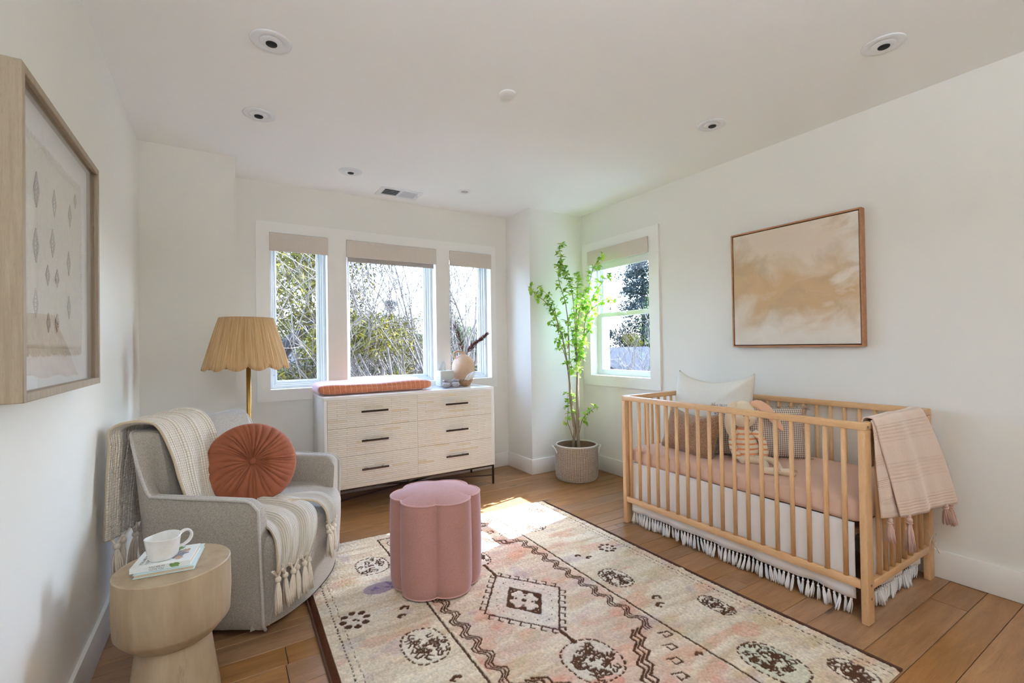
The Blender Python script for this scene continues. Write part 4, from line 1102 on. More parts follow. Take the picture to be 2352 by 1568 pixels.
# mug
t = NT('white_stoneware'); nz = t.noise(t.coord(), 22, 4); t.base(t.mix(t.ramp(nz, [(.3, 0.), (.8, 1.)]), srgb('#efede8'), srgb('#dedad2')), .3, coat=.4); t.bump(t.noise(t.coord(), 26, 2), .35, .006); MT['stoneware'] = t.m
mg = tag(empty('mug', (-.170, 1.882, BKZ + .0305)), 'white handmade stoneware mug with looped handle on the books', 'mug')
MUGP = catmull([(.0, .001), (.036, .001), (.043, .006), (.0475, .03), (.050, .05), (.0535, .070), (.0535, .0725), (.0505, .0722), (.047, .05), (.044, .02), (.036, .008), (.0, .007)], 64)
def mugf(u, v):
    a = 2 * math.pi * u
    r, z = MUGP[min(63, int(v * 63 + .5))]
    w_ = 1 + .018 * math.sin(3 * a + 1 + z * 30) + .012 * math.sin(5 * a)
    return (max(r, 1e-5) * w_ * math.cos(a), max(r, 1e-5) * w_ * math.sin(a), z + (.0025 * math.sin(2 * a) if z > .06 else 0))
mg.scale = (.92, .92, .92); MB().grid(mugf, 48, 64, True).build('mug_body', 'stoneware', mg, True)
hd = Vector((.80, .35, 0)).normalized()
hpts = catmull([(.046, .060), (.062, .072), (.080, .070), (.089, .054), (.084, .036), (.066, .024), (.046, .022)], 30)
P = [hd * p[0] + Vector((0, 0, p[1])) for p in hpts]; sdv = hd.cross(Vector((0, 0, 1)))
def hnd(u, v):
    i = v * 29; k = min(28, int(i)); p = P[k].lerp(P[k + 1], i - k); d = (P[k + 1] - P[k]).normalized(); n2 = d.cross(sdv); a = 2 * math.pi * u
    return tuple(p + sdv * .0105 * math.cos(a) + n2 * .0042 * math.sin(a))
MB().grid(hnd, 14, 34, True).build('mug_handle', 'stoneware', mg, True)
# ------------------------------------------------------------------ floor lamp
MT['brass'] = plain('aged_brass', '#a5823f', .35, .85)
t = NT('raffia'); s_ = t.n('SeparateXYZ'); co = t.coord('UV'); t.set(s_, 0, co)
cv = t.n('CombineXYZ'); t.set(cv, 0, t.math('MULTIPLY', s_.outputs[0], 260)); t.set(cv, 1, t.math('MULTIPLY', s_.outputs[1], 1.2))
nz = t.noise(cv.outputs[0], 1.0, 3, .6); cv2 = t.n('CombineXYZ'); t.set(cv2, 0, t.math('MULTIPLY', s_.outputs[0], 40)); nz2 = t.noise(cv2.outputs[0], 1.0, 2)
c = t.mix(t.ramp(nz, [(.3, 0.), (.68, 1.)]), srgb('#a98456'), srgb('#d9bb8a')); c = t.mix(t.math('MULTIPLY', t.ramp(nz2, [(.35, 1.), (.55, 0.)]), .25), c, srgb('#9a6f3d'))
t.base(c, .8, spec=.2, sheen=.1); t.bump(nz, .8, .004); t.b.inputs['Transmission Weight'].default_value = 0
t.b.inputs['Subsurface Weight'].default_value = 0
MT['raffia'] = t.m
lp = tag(empty('floor_lamp', (.122, 3.2, 0)), 'brass floor lamp with scalloped raffia shade behind the armchair', 'lamp')
MB().lathe([(0, 0), (.13, 0), (.135, .006), (.13, .016), (.02, .022), (.0125, .03)], 48, cap=False).build('base', 'brass', lp, True)
MB().tube([(.007, 0, .02), (.007, 0, 1.30)], .0125, 20).build('pole', 'brass', lp, True)
MB().tube([(0, 0, 1.30), (0, 0, 1.34)], .02, 20).build('socket', 'brass', lp, True)
mb = MB()
for k in range(3):
    a = k * 2.094 + .5; mb.tube([(0, 0, 1.338), (.139 * math.cos(a), .139 * math.sin(a), 1.352)], .0022, 6)
mb.build('spider', 'brass', lp, True)
NSC = 13; NU = 520; NVs = 14
rs = random.Random(9); jit = [rs.uniform(-1, 1) for _ in range(NU)]
def lobe(u): return abs(math.sin(math.pi * NSC * u + .9)) ** .62
v_, f_, uv_ = [], [], []
for j in range(NVs):
    for i in range(NU):
        u = i / NU; t_ = j / (NVs - 1); a = 2 * math.pi * u
        zb = 1.088 - .030 * lobe(u); z = 1.364 + (zb - 1.364) * t_
        r = .1415 + (.2265 - .1415) * ((1.364 - z) / (1.364 - 1.065)) ** .95 + jit[i] * .0013 + .0025 * math.sin(a * 37) * t_
        v_.append((r * math.cos(a), r * math.sin(a), z))
for j in range(NVs - 1):
    for i in range(NU):
        k = (i + 1) % NU; f_.append((j * NU + i, j * NU + k, (j + 1) * NU + k, (j + 1) * NU + i))
        uv_ += [(i / NU, j / (NVs - 1)), ((i + 1) / NU, j / (NVs - 1)), ((i + 1) / NU, (j + 1) / (NVs - 1)), (i / NU, (j + 1) / (NVs - 1))]
me = bpy.data.meshes.new('shade'); me.from_pydata(v_, [], f_); me.update(); ul = me.uv_layers.new(name='UVMap'); ul.data.foreach_set('uv', [c for p in uv_ for c in p])
o = link('shade', me, 'raffia', lp, True); q = o.modifiers.new('thick', 'SOLIDIFY'); q.thickness = .0025; q.offset = -1
sh_b = [(v_[(NVs - 1) * NU + i][0] * 1.002, v_[(NVs - 1) * NU + i][1] * 1.002, v_[(NVs - 1) * NU + i][2]) for i in range(0, NU, 2)]
MB().tube(sh_b, .0022, 5, closed=True).build('shade_trim', 'raffia', lp, True)
MB().tube([(.1415 * math.cos(k / 64 * 6.283), .1415 * math.sin(k / 64 * 6.283), 1.364) for k in range(64)], .0022, 5, closed=True).build('shade_ring', 'raffia', lp, True)
MT['bulb'] = plain('opal_bulb', '#efece4', .3)
MB().ball((0, 0, 1.268), .032, 20, 14).build('bulb', 'bulb', lp, True)
# ------------------------------------------------------------------ flower-shaped ottoman
MT['felt'] = fabric('pink_felt', '#b0857a', '#9b7065', 420, .25, .5)
MT['felt'].node_tree.nodes['Principled BSDF'].inputs['Sheen Tint'].default_value = srgb('#d8cfe6')
MT['felt_piping'] = fabric('pink_piping', '#c79c94', '#b98d86', 420, .2, .4)
ot = tag(empty('ottoman', (.897, 2.188, .0165), 0), 'dusty pink felt ottoman shaped like a six-petal flower on the rug', 'ottoman')
OA = math.atan2(-.926, -.377)          # the groove between the two front petals faces the viewer
def petal(a, k=1.0):
    q = abs(math.cos(3 * (a - OA) + math.pi / 2))
    return (.186 + .036 * q ** .62 * k)
def obody(u, v):
    a = 2 * math.pi * u; z = .004 + .428 * v
    e_ = 1 - .05 * (1 - min(1, v / .10)) ** 2 - .02 * (max(0, (v - .93) / .07)) ** 2
    r = petal(a) * e_ * (1 + .012 * math.sin(math.pi * v)); return (r * math.cos(a), r * math.sin(a), z)
MB().grid(obody, 216, 26, True).build('side', 'felt', ot, True)
def otop(u, v):
    a = 2 * math.pi * u; r = petal(a, v ** 5) * v * .985
    return (r * math.cos(a), r * math.sin(a), .432 + .026 * (1 - v ** 3.2))
MB().grid(otop, 216, 22, True).build('top_cushion', 'felt', ot, True)
for z, r_ in ((.432, .985), (.0065, .955)):
    MB().tube([(petal(k / 144 * 6.28319) * r_ * math.cos(k / 144 * 6.28319), petal(k / 144 * 6.28319) * r_ * math.sin(k / 144 * 6.28319), z) for k in range(144)], .0042, 8, closed=True).build('piping', 'felt_piping', ot, True)
for k in range(6):
    a = OA + k * math.pi / 3; r = petal(a)
    MB().tube([((r * (1 + .012 * math.sin(math.pi * j / 12)) + .0006) * math.cos(a), (r * (1 + .012 * math.sin(math.pi * j / 12)) + .0006) * math.sin(a), .02 + .40 * j / 12) for j in range(13)], .0016, 5).build('seam', 'felt_piping', ot, True)

# ------------------------------------------------------------------ rug
RX0, RX1, RY0, RY1 = .320, 2.030, .690, 2.905
ST = .0036
nx, ny = int((RX1 - RX0) / ST), int((RY1 - RY0) / ST)
gx, gy = np.meshgrid(np.linspace(RX0, RX1, nx), np.linspace(RY0, RY1, ny))     # pattern coordinates (m)
rg = np.random.RandomState(4)
def vnoise(sx, sy, seed, oct=4):
    """smooth value noise over the rug, features sx, sy metres"""
    out = np.zeros_like(gx); amp = 1; tot = 0
    for o_ in range(oct):
        r_ = np.random.RandomState(seed + o_ * 17); W_, H_ = int((RX1 - RX0) / sx * 2 ** o_) + 3, int((RY1 - RY0) / sy * 2 ** o_) + 3
        g = r_.rand(H_, W_); u = (gx - RX0) / sx * 2 ** o_; v = (gy - RY0) / sy * 2 ** o_
        i, j = u.astype(int), v.astype(int); fu, fv = u - i, v - j; fu = fu * fu * (3 - 2 * fu); fv = fv * fv * (3 - 2 * fv)
        out += amp * ((g[j, i] * (1 - fu) + g[j, i + 1] * fu) * (1 - fv) + (g[j + 1, i] * (1 - fu) + g[j + 1, i + 1] * fu) * fv); tot += amp; amp *= .55
    return out / tot
lin = lambda h: np.array(srgb(h)[:3])
jx = gx + (vnoise(.014, .014, 1, 3) - .5) * .009; jy = gy + (vnoise(.014, .014, 2, 3) - .5) * .009       # wobbly hand-knotted lines
col = np.zeros(gx.shape + (3,)); col[:] = lin('#e2d4bb')
def over(mask, c): 
    m = np.clip(mask, 0, 1)[..., None]; col[:] = col * (1 - m) + (lin(c) if isinstance(c, str) else c) * m
abr = vnoise(.30, .035, 3, 4)                                                   # horizontal abrash streaks
over(np.clip((abr - .45) * 3, 0, 1) * .8, '#c6ae8e'); over(np.clip((.45 - abr) * 4, 0, 1) * .5, '#e6dccb')
field = (gx > .80) & (gx < 1.535) & (gy < 2.80)
pink = vnoise(.22, .07, 5, 4)
over(field * np.clip(.35 + (pink - .4) * 2, 0, .85) * .75, '#cfae9e')
over(field * np.clip((vnoise(.16, .10, 6, 3) - .56) * 6, 0, 1) * .55, '#cf8f77')
over(np.clip((vnoise(.18, .09, 7, 3) - .60) * 7, 0, 1) * .55, '#d1a083'); over(np.clip((vnoise(.14, .08, 8, 3) - .62) * 7, 0, 1) * .35, '#b9b394')
over(np.clip((vnoise(.12, .10, 9, 3) - .64) * 8, 0, 1) * .3, '#a58fa8'); over(np.clip((vnoise(.2, .12, 10, 3) - .62) * 8, 0, 1) * .4, '#c9b282')
pat = np.zeros_like(gx)                                                          # brown pattern amount
def win(x0, x1, y0, y1, m=.02):
    i0 = max(0, int((x0 - m - RX0) / ST)); i1 = min(nx, int((x1 + m - RX0) / ST) + 2); j0 = max(0, int((y0 - m - RY0) / ST)); j1 = min(ny, int((y1 + m - RY0) / ST) + 2)
    return (slice(j0, max(j0, j1)), slice(i0, max(i0, i1)))
def seg(ax, ay, bx, by, w_=.006, dash=0):
    W_ = win(min(ax, bx), max(ax, bx), min(ay, by), max(ay, by), w_ + .014); X_, Y_ = jx[W_], jy[W_]
    if not X_.size: return
    dx, dy = bx - ax, by - ay; L2 = dx * dx + dy * dy + 1e-12; t_ = np.clip(((X_ - ax) * dx + (Y_ - ay) * dy) / L2, 0, 1)
    d = np.hypot(X_ - ax - t_ * dx, Y_ - ay - t_ * dy); m = np.clip((w_ - d) / .002, 0, 1)
    if dash: m = m * (np.sin(t_ * math.sqrt(L2) / dash * 6.283) > -.35)
    pat[W_] = np.maximum(pat[W_], m)
def poly(pts, w_=.006, closed=False, dash=0):
    P = list(pts) + ([pts[0]] if closed else [])
    for a, b in zip(P[:-1], P[1:]): seg(*a, *b, w_, dash)
def dot(x, y, r, sx=1., sy=1.):
    W_ = win(x - r * sx, x + r * sx, y - r * sy, y + r * sy)
    if jx[W_].size: pat[W_] = np.maximum(pat[W_], np.clip((r - np.hypot((jx[W_] - x) / sx, (jy[W_] - y) / sy)) / .002, 0, 1))
def wipe(x, y, rx, ry, c, k=1.): 
    m = np.clip((1 - np.hypot((jx - x) / rx, (jy - y) / ry)) * 12, 0, 1) * k; over(m, c)
LXa, LXb = .782, 1.552
MID = (LXa + LXb) / 2
for x in (LXa, LXb): seg(x, .70, x, 2.822, .0062)
seg(LXa, 2.822, LXb, 2.822, .0055)
for x in (.392, 1.972): seg(x, .70, x, 2.87, .0042, .022)
for x in (.420, 1.944): seg(x, .70, x, 2.86, .0026, .03)
# stepped zigzag bands inside both field lines
def zig(x0, sgn):
    ys = np.arange(2.40, 1.34, -.052); xs = [x0 + sgn * (.032 if i % 2 else .064) for i in range(len(ys))]
    for off in (-.004, .010, .024): 
        P = []
        for i in range(len(ys)):
            P.append((xs[i] + sgn * off, ys[i])); P.append((xs[i] + sgn * off, ys[i] - .020))
        poly(P, .0048)
zig(LXa, 1); zig(LXb, -1)
def chevron(sgnx, y0, dirn):
    x0 = LXa if sgnx > 0 else LXb
    for k in range(3):
        P = []; y = y0
        for i in range(5):
            xx = x0 + sgnx * (.085 + .048 * i + .024 * k); P += [(xx, y), (xx + sgnx * .05, y + dirn * .030)]; y += dirn * .062
        poly(P, .0062)
    y = y0
    for i in range(4):
        xx = x0 + sgnx * (.055 + .05 * i); hx, hy = xx - sgnx * .010, y0 + dirn * (.07 + .062 * i)
        poly([(hx - .022, hy), (hx + .018, hy + dirn * .012), (hx + .018, hy + dirn * .038), (hx - .016, hy + dirn * .036), (hx - .014, hy + dirn * .020)], .0052)
for sx_ in (1, -1): chevron(sx_, 2.36, 1); chevron(sx_, 1.37, -1)
# centre diamond with hooked outline
def diamond(cx, cy, rx, ry, w_): poly([(cx - rx, cy), (cx, cy + ry), (cx + rx, cy), (cx, cy - ry)], w_, True)
wipe(MID, 1.802, .185, .24, '#e3dacb', .55)
def hooks(cx, cy, rx, ry, n, s):
    for q in range(4):
        ax, ay = [(-rx, 0), (0, ry), (rx, 0), (0, -ry)][q]; bx, by = [(0, ry), (rx, 0), (0, -ry), (-rx, 0)][q]
        for k in range(n):
            t_ = (k + .5) / n; x, y = cx + ax + (bx - ax) * t_, cy + ay + (by - ay) * t_; ox = math.copysign(1, (ax + bx)); oy = math.copysign(1, (ay + by))
            poly([(x, y), (x + ox * s * .8, y + oy * s * .8), (x + ox * s * .2, y + oy * s * 1.5)], .0046)
diamond(MID, 1.802, .203, .266, .0056); hooks(MID, 1.802, .203, .266, 7, .024)
bl = (np.abs((jx - MID) / .100) + np.abs((jy - 1.80) / .143)); np.maximum(pat, np.clip((1.0 - bl) * 20, 0, 1), out=pat)
hole = np.clip((.62 - bl) * 20, 0, 1)
tooth = (np.abs(np.sin((jx - MID) * 95)) * np.abs(np.sin((jy - 1.8) * 70)) > .42) & (bl < .80); hole = np.maximum(hole, tooth * 1.0); pat *= 1 - hole
dot(MID, 1.80, .014); 
for k in range(4): dot(MID + .034 * math.cos(k * 1.571 + .78), 1.80 + .045 * math.sin(k * 1.571 + .78), .008)
r_ = random.Random(2)
for k in range(22):
    a = k / 22 * 6.283; dot(MID + .135 * math.copysign(abs(math.cos(a)) ** 1.5, math.cos(a)), 1.80 + .185 * math.copysign(abs(math.sin(a)) ** 1.5, math.sin(a)), .0045)
seg(MID, 1.536, MID, 1.44, .010); seg(MID, 2.068, MID, 2.20, .009)
def octa(cx, cy, rx, ry, seed, dense=1.0, bg='#e3dac9'):
    """rounded medallion: dotted outline, scrolling brown ornament inside"""
    wipe(cx, cy, rx * 1.02, ry * 1.02, bg, .7); rr = random.Random(seed)
    P = [(cx + rx * math.copysign(abs(math.cos(a)) ** .8, math.cos(a)), cy + ry * math.copysign(abs(math.sin(a)) ** .8, math.sin(a))) for a in [k / 20 * 6.283 for k in range(20)]]
    poly(P, .0052, True, .020)
    for q in (1, -1):
        for k in range(int(8.5 * dense)):
            a = rr.uniform(0, 6.283); r = rr.uniform(.30, .80); x, y = cx + q * abs(rx * r * math.cos(a)), cy + ry * r * math.sin(a); b = rr.uniform(0, 6.28); s = rr.uniform(.014, .024)
            poly([(x, y), (x + s * math.cos(b), y + s * math.sin(b)), (x + s * math.cos(b) + s * .8 * math.cos(b + 1.6), y + s * math.sin(b) + s * .8 * math.sin(b + 1.6)), (x + s * .9 * math.cos(b + 1.6), y + s * .9 * math.sin(b + 1.6))], .0052)
    dot(cx, cy, .012)
def flower(cx, cy, R_, r0, n=8):
    wipe(cx, cy, R_ + r0, R_ + r0, '#dfd2c4', .5)
    for k in range(n): dot(cx + R_ * math.cos(k / n * 6.283), cy + R_ * 1.1 * math.sin(k / n * 6.283), r0, 1.05, .95)
    dot(cx, cy, r0 * .7); dot(cx + .012, cy - .014, r0 * .5)
def comma(x, y, s=.016, f=1): poly([(x - s * f, y), (x, y + s * .5), (x + s * f, y - s * .2)], .0085); dot(x - s * f, y - s * .2, .009); dot(x + s * .6 * f, y - s * .9, .008)
octa(.663, 2.513, .082, .098, 1); flower(.472, 2.06, .050, .0165); comma(.682, 2.039); comma(.652, 1.985, .014, -1); octa(.666, 1.742, .086, .112, 2, 1.7); comma(.692, 1.515, .016, -1)
octa(1.884, 2.765, .048, .060, 3); octa(1.676, 2.507, .078, .074, 4, 1.1); flower(1.862, 2.008, .040, .0135); comma(1.657, 2.022, .012); comma(1.697, 1.975, .014, -1); octa(1.662, 1.722, .066, .096, 5, 1.7); comma(1.690, 1.490, .018); comma(1.655, 1.440, .018, -1)
octa(1.858, 1.298, .043, .084, 6, 1.4); flower(.49, 1.36, .05, .016); octa(.66, 1.22, .08, .10, 7, 1.5); comma(1.51, 1.135, .01); comma(.70, 1.02)
wipe(.484, 1.687, .055, .075, '#c6b79f', .45); flower(.52, .92, .05, .016)
# big foreground ornaments
octa(1.692, .955, .085, .12, 8, 2.2, '#cdcfb9'); octa(1.872, .775, .055, .075, 9, 1.8); octa(MID - .01, 1.325, .105, .118, 10, 2.6, '#dcd6c6'); octa(.67, .84, .08, .1, 13, 1.6); octa(MID, 2.30, .07, .10, 14, 1.6); octa(MID, 2.58, .15, .10, 15, 1.8); octa(.905, 2.735, .09, .055, 16, 1.5); octa(1.43, 2.735, .09, .055, 17, 1.5); octa(MID, .92, .18, .16, 18, 3.)
wipe(1.10, 1.20, .09, .045, '#c97a63', .5); wipe(1.28, 1.27, .09, .06, '#d0907a', .4); wipe(.636, 2.263, .085, .055, '#8c7690', .7); wipe(1.80, 1.12, .07, .05, '#d08a70', .35)
for k in range(9): dot(.60 + rg.rand() * .09, 2.24 + rg.rand() * .06, .010)
pm = (np.hypot((gx - .645) / .075, (gy - 2.265) / .055) < 1)
over(pat * .97 * (1 - pm), '#46260f'); over(pat * .7 * pm, '#77618a')
# side bands, worn ends, individual knots
over((gx < RX0 + .026) * 1., '#4a2d1c'); over((gx > RX1 - .020) * 1., '#4a2d1c')
over(np.clip((gy - 2.845) / .03, 0, 1) * .55, '#d5cab2')
ktn = rg.rand(*gx.shape); ktn2 = (ktn + np.roll(ktn, 1, 1) + np.roll(ktn, 1, 0)) / 3
col *= (.68 + .58 * ktn2)[..., None] * (.93 + .14 * vnoise(.05, .012, 21, 3))[..., None]
hgt = .0085 + .0060 * ktn2 + .0035 * (vnoise(.08, .05, 22, 3) - .5) - .0022 * pat
fold_ = np.exp(-((gy - 1.555 - (gx - 1.58) * .09) / .016) ** 2) * np.clip((gx - 1.5) / .15, 0, 1) * .008
fold_ += .006 * np.exp(-((gy - 1.47 - .10 * (gx - .95)) / .012) ** 2) * np.exp(-((gx - 1.02) / .12) ** 2)
hgt += fold_
edge = np.minimum.reduce([gx - RX0, RX1 - gx, gy - RY0, RY1 - gy]); hgt *= np.clip(edge / .012, .12, 1) ** .5
# slight skew of the real rug on the floor
px_ = gx + .006 * np.sin(gy * 3.1) + .010 * (gy - 1.8) / 1.1 * 0; py_ = gy + (1.175 - gx) * .046 * np.clip((gy - 1.6) / 1.25, 0, 1)
vv = np.stack([px_, py_, hgt], -1).reshape(-1, 3)
idx = np.arange(nx * ny).reshape(ny, nx); ff = np.stack([idx[:-1, :-1], idx[:-1, 1:], idx[1:, 1:], idx[1:, :-1]], -1).reshape(-1, 4)
me = bpy.data.meshes.new('rug_pile'); me.vertices.add(len(vv)); me.vertices.foreach_set('co', vv.ravel()); me.loops.add(ff.size); me.loops.foreach_set('vertex_index', ff.ravel().astype(np.int32))
me.polygons.add(len(ff)); me.polygons.foreach_set('loop_start', np.arange(0, ff.size, 4, dtype=np.int32)); me.update(calc_edges=True); me.validate()
ca = me.color_attributes.new('dye', 'FLOAT_COLOR', 'POINT'); ca.data.foreach_set('color', np.concatenate([np.clip(col.reshape(-1, 3), 0, 1), np.ones((len(vv), 1))], 1).ravel().astype(np.float32))
t = NT('wool_pile'); at = t.n('Attribute'); at.attribute_name = 'dye'
t.base(at.outputs['Color'], .97, spec=.04); t.bump(t.noise(t.coord('Object', (1, 2.2, 1)), 260, 3), .6, .004); MT['wool'] = t.m
rug = tag(empty('rug', (MID, 1.8, 0)), 'cream and dusty pink tribal wool rug with brown geometric medallions', 'rug')
o = link('pile', me, 'wool', rug); o.matrix_parent_inverse = Matrix.Translation(-Vector(rug.location)); o['kind'] = 'stuff'
MT['warp'] = plain('rug_selvedge', '#4a2d1c', .95)
for x in (RX0 - .003, RX1 + .002):
    P = [(x + .006 * math.sin(y * 3.1), y + (1.175 - x) * .046 * min(1, max(0, (y - 1.6) / 1.25)), .0055) for y in np.linspace(RY0, RY1, 90)]
    o = MB().tube(P, .0052, 6).build('selvedge', 'warp', rug, True); o.matrix_parent_inverse = Matrix.Translation(-Vector(rug.location))

# ------------------------------------------------------------------ basket
t = NT('woven_seagrass'); nz = t.noise(t.coord(), 30, 3); oi = t.n('NewGeometry')
t.base(t.mix(oi.outputs['Random Per Island'], srgb('#efe6d8'), srgb('#dccdb6')), .85); t.bump(nz, .3, .002); MT['stitch_white'] = t.m
MT['grass'] = plain('seagrass_coil', '#82674c', .85, var=(40, .7), var_col='#5d4936', bump=(120, .4, .002))
MT['rope'] = plain('white_rope', '#ddd6cb', .9, bump=(200, .5, .002))
MT['soil'] = plain('dark_soil', '#2b231c', .95, bump=(60, 1, .01))
PBX, PBY = 2.650, 3.212
bk = tag(empty('plant_basket', (PBX, PBY, 0)), 'round woven seagrass basket with rope handles holding the tall plant', 'basket')
def brad(z): return .176 + .008 * math.sin(math.pi * min(1, z / .3)) - .016 * max(0, 1 - z / .04) ** 2
NR_ = 30; coil = MB()
for k in range(NR_):
    z = .006 + .0098 * k; coil.tube([(brad(z) * math.cos(a), brad(z) * math.sin(a), z) for a in [i / 64 * 6.28319 for i in range(64)]], .0056, 6, closed=True)
coil.build('coils', 'grass', bk, True)
stm = MB()
for i in range(150):
    a = i / 150 * 6.28319
    for k in range(NR_):
        z = .006 + .0098 * k; r = brad(z) + .0049; w_ = .0022; h = .0036
        c_, s_ = math.cos(a), math.sin(a); tx, ty = -s_, c_
        stm.add([(r * c_ - tx * w_, r * s_ - ty * w_, z - h), (r * c_ + tx * w_, r * s_ + ty * w_, z - h), ((r + .002) * c_ + tx * w_, (r + .002) * s_ + ty * w_, z), ((r + .002) * c_ - tx * w_, (r + .002) * s_ - ty * w_, z), (r * c_ + tx * w_, r * s_ + ty * w_, z + h), (r * c_ - tx * w_, r * s_ - ty * w_, z + h)], [(0, 1, 2, 3), (3, 2, 4, 5)])
stm.build('stitches', 'stitch_white', bk)['kind'] = 'stuff'
MB().tube([(.177 * math.cos(i / 72 * 6.28319), .177 * math.sin(i / 72 * 6.28319), .2985) for i in range(72)], .0066, 8, closed=True).build('rim', 'rope', bk, True)
MB().lathe([(0, .0), (.15, .0), (.158, .004)], 48, cap=False).build('bottom', 'grass', bk)
MB().lathe([(.168, .03), (.170, .29)], 64, cap=False).build('inner_wall', 'grass', bk, True)
for s_ in (-1, 1):
    u_ = Vector((.849, -.528, 0)) * s_; tv = Vector((.528, .849, 0))
    P = catmull([tuple(u_ * .178 - tv * .075 + Vector((0, 0, .235))), tuple(u_ * .190 - tv * .055 + Vector((0, 0, .268))), tuple(u_ * .212 - tv * .0 + Vector((0, 0, .285))), tuple(u_ * .190 + tv * .055 + Vector((0, 0, .268))), tuple(u_ * .178 + tv * .075 + Vector((0, 0, .235)))], 26)
    MB().tube(P, .0072, 8).build('handle', 'rope', bk, True)
# ------------------------------------------------------------------ tall plant
MT['bark'] = plain('plant_bark', '#7d6f58', .85, var=(30, .6), var_col='#9a8d72', bump=(80, .5, .003), stretch=(1, 1, .3))
t = NT('spring_leaf'); nz = t.noise(t.coord('Object', (1, 1, 1), 40.), 3, 2); oi = t.n('ObjectInfo'); ge = t.n('NewGeometry')
rv = t.math('FRACT', t.math('ADD', oi.outputs['Random'], ge.outputs['Random Per Island']))
c = t.ramp(rv, [(0, '#6f9a24'), (.45, '#96bd33'), (.8, '#b4d146'), (1, '#cfdc70')])
t.base(c, .5, spec=.3)
tl = t.n('BsdfTranslucent'); t.t.links.new(c, tl.inputs[0]); mx = t.n('MixShader'); mx.inputs[0].default_value = .3; out = t.t.nodes['Material Output']
t.t.links.new(t.b.outputs[0], mx.inputs[1]); t.t.links.new(tl.outputs[0], mx.inputs[2]); t.t.links.new(mx.outputs[0], out.inputs[0]); MT['leaf'] = t.m
pl = tag(empty('tall_plant', (PBX, PBY, 0)), 'tall airy plant with bright green leaf clusters in the corner', 'plant')
MB().lathe([(0, .225), (.166, .22)], 40, cap=False).build('soil', 'soil', pl)
rv_ = random.Random(17)
Rr = Vector((.771, -.636, 0)); Dd = Vector((.636, .771, 0))       # across the view / away from it
def pp3(r, z, d=0.): return Rr * r + Dd * d + Vector((0, 0, z))
stems = []
def stem(pts, r0, r1, nm='stem', n=26):
    P = catmull([tuple(p) for p in pts], n); MB().tube(P, [r0 + (r1 - r0) * (i / (n - 1)) for i in range(n)], 8).build(nm, 'bark', pl, True); return [Vector(p) for p in P]
T1 = stem([pp3(-.022, .2), pp3(-.025, .30), pp3(-.012, .43), pp3(-.033, .62), pp3(-.062, .95), pp3(-.10, 1.2), pp3(-.16, 1.42, .03)], .015, .005, 'trunk', 40)
T2 = stem([pp3(.022, .2), pp3(.018, .30), pp3(.012, .45), pp3(.012, .70), pp3(.018, .95), pp3(.012, 1.25), pp3(.02, 1.55)], .017, .005, 'trunk', 40)
T3 = stem([pp3(.02, .44), pp3(.022, .70, .01), pp3(.030, .95, .015), pp3(.075, 1.2, .02), pp3(.10, 1.45, .02)], .010, .004, 'trunk', 34)
T4 = stem([pp3(-.022, .45), pp3(-.052, .75, .01), pp3(-.050, 1.0, .02), pp3(-.055, 1.35, .03), pp3(-.075, 1.55, .03)], .008, .004, 'trunk', 34)
tips = [ # (from stem, index, waypoints (r, z, depth), leafy from fraction)
    (T2, 30, [(-.01, 1.60, .02), (-.05, 1.78, .03), (-.105, 1.92, .03), (-.125, 2.075, .03)], .0),
    (T3, 33, [(.11, 1.55, .0), (.14, 1.72, -.02), (.17, 1.84, -.03), (.255, 1.955, -.03)], .0),
    (T1, 39, [(-.20, 1.50, .03), (-.27, 1.58, .03), (-.34, 1.63, .02), (-.392, 1.70, .01)], .0),
    (T1, 34, [(-.15, 1.38, .04), (-.17, 1.48, .04), (-.21, 1.60, .05), (-.31, 1.70, .05)], .0),
    (T3, 30, [(.12, 1.45, -.05), (.20, 1.52, -.08), (.27, 1.56, -.12), (.34, 1.575, -.14)], .0),
    (T3, 31, [(.13, 1.5, -.02), (.18, 1.62, -.03), (.25, 1.72, -.05), (.30, 1.78, -.06)], .2),
    (T4, 33, [(-.095, 1.62, .03), (-.125, 1.72, .03), (-.14, 1.82, .04), (-.135, 1.88, .04)], .0),
    (T2, 36, [(.03, 1.62, 0), (.035, 1.70, 0), (.05, 1.80, .01)], .0),
    (T1, 32, [(-.11, 1.28, .02), (-.15, 1.33, .03), (-.21, 1.40, .03)], .1),
    (T1, 27, [(-.10, 1.12, .03), (-.13, 1.17, .04), (-.17, 1.21, .05)], .0),
    (T2, 24, [(.015, 1.05, -.02), (.03, 1.12, -.05), (.05, 1.22, -.06)], .0),
    (T3, 24, [(.08, 1.20, -.03), (.11, 1.28, -.06), (.15, 1.33, -.08)], .0),
    (T3, 20, [(.07, 1.12, .03), (.08, 1.2, .04), (.085, 1.30, .05)], .0),
    (T2, 28, [(-.01, 1.22, -.03), (-.03, 1.32, -.05), (-.05, 1.42, -.06)], .0),
    (T4, 26, [(-.06, 1.15, -.02), (-.075, 1.22, -.04), (-.09, 1.32, -.05)], .0),
    (T2, 32, [(.04, 1.45, -.05), (.07, 1.55, -.07), (.09, 1.66, -.08)], .0),
    (T3, 28, [(.12, 1.33, .03), (.16, 1.38, .03), (.20, 1.45, .02)], .2),
    (T1, 24, [(-.05, 1.02, -.02), (-.03, .99, -.05), (.0, .96, -.07)], .4),
    (T1, 8, [(-.055, .44, -.02), (-.075, .50, -.02), (-.068, .60, -.01), (-.075, .745, 0)], .45),
    (T2, 9, [(.045, .48, 0), (.06, .52, 0), (.10, .57, -.01), (.17, .625, -.02)], .35),
    (T4, 6, [(-.03, .56, .03), (-.028, .64, .03), (-.02, .73, .03)], .4),
]
lm = []
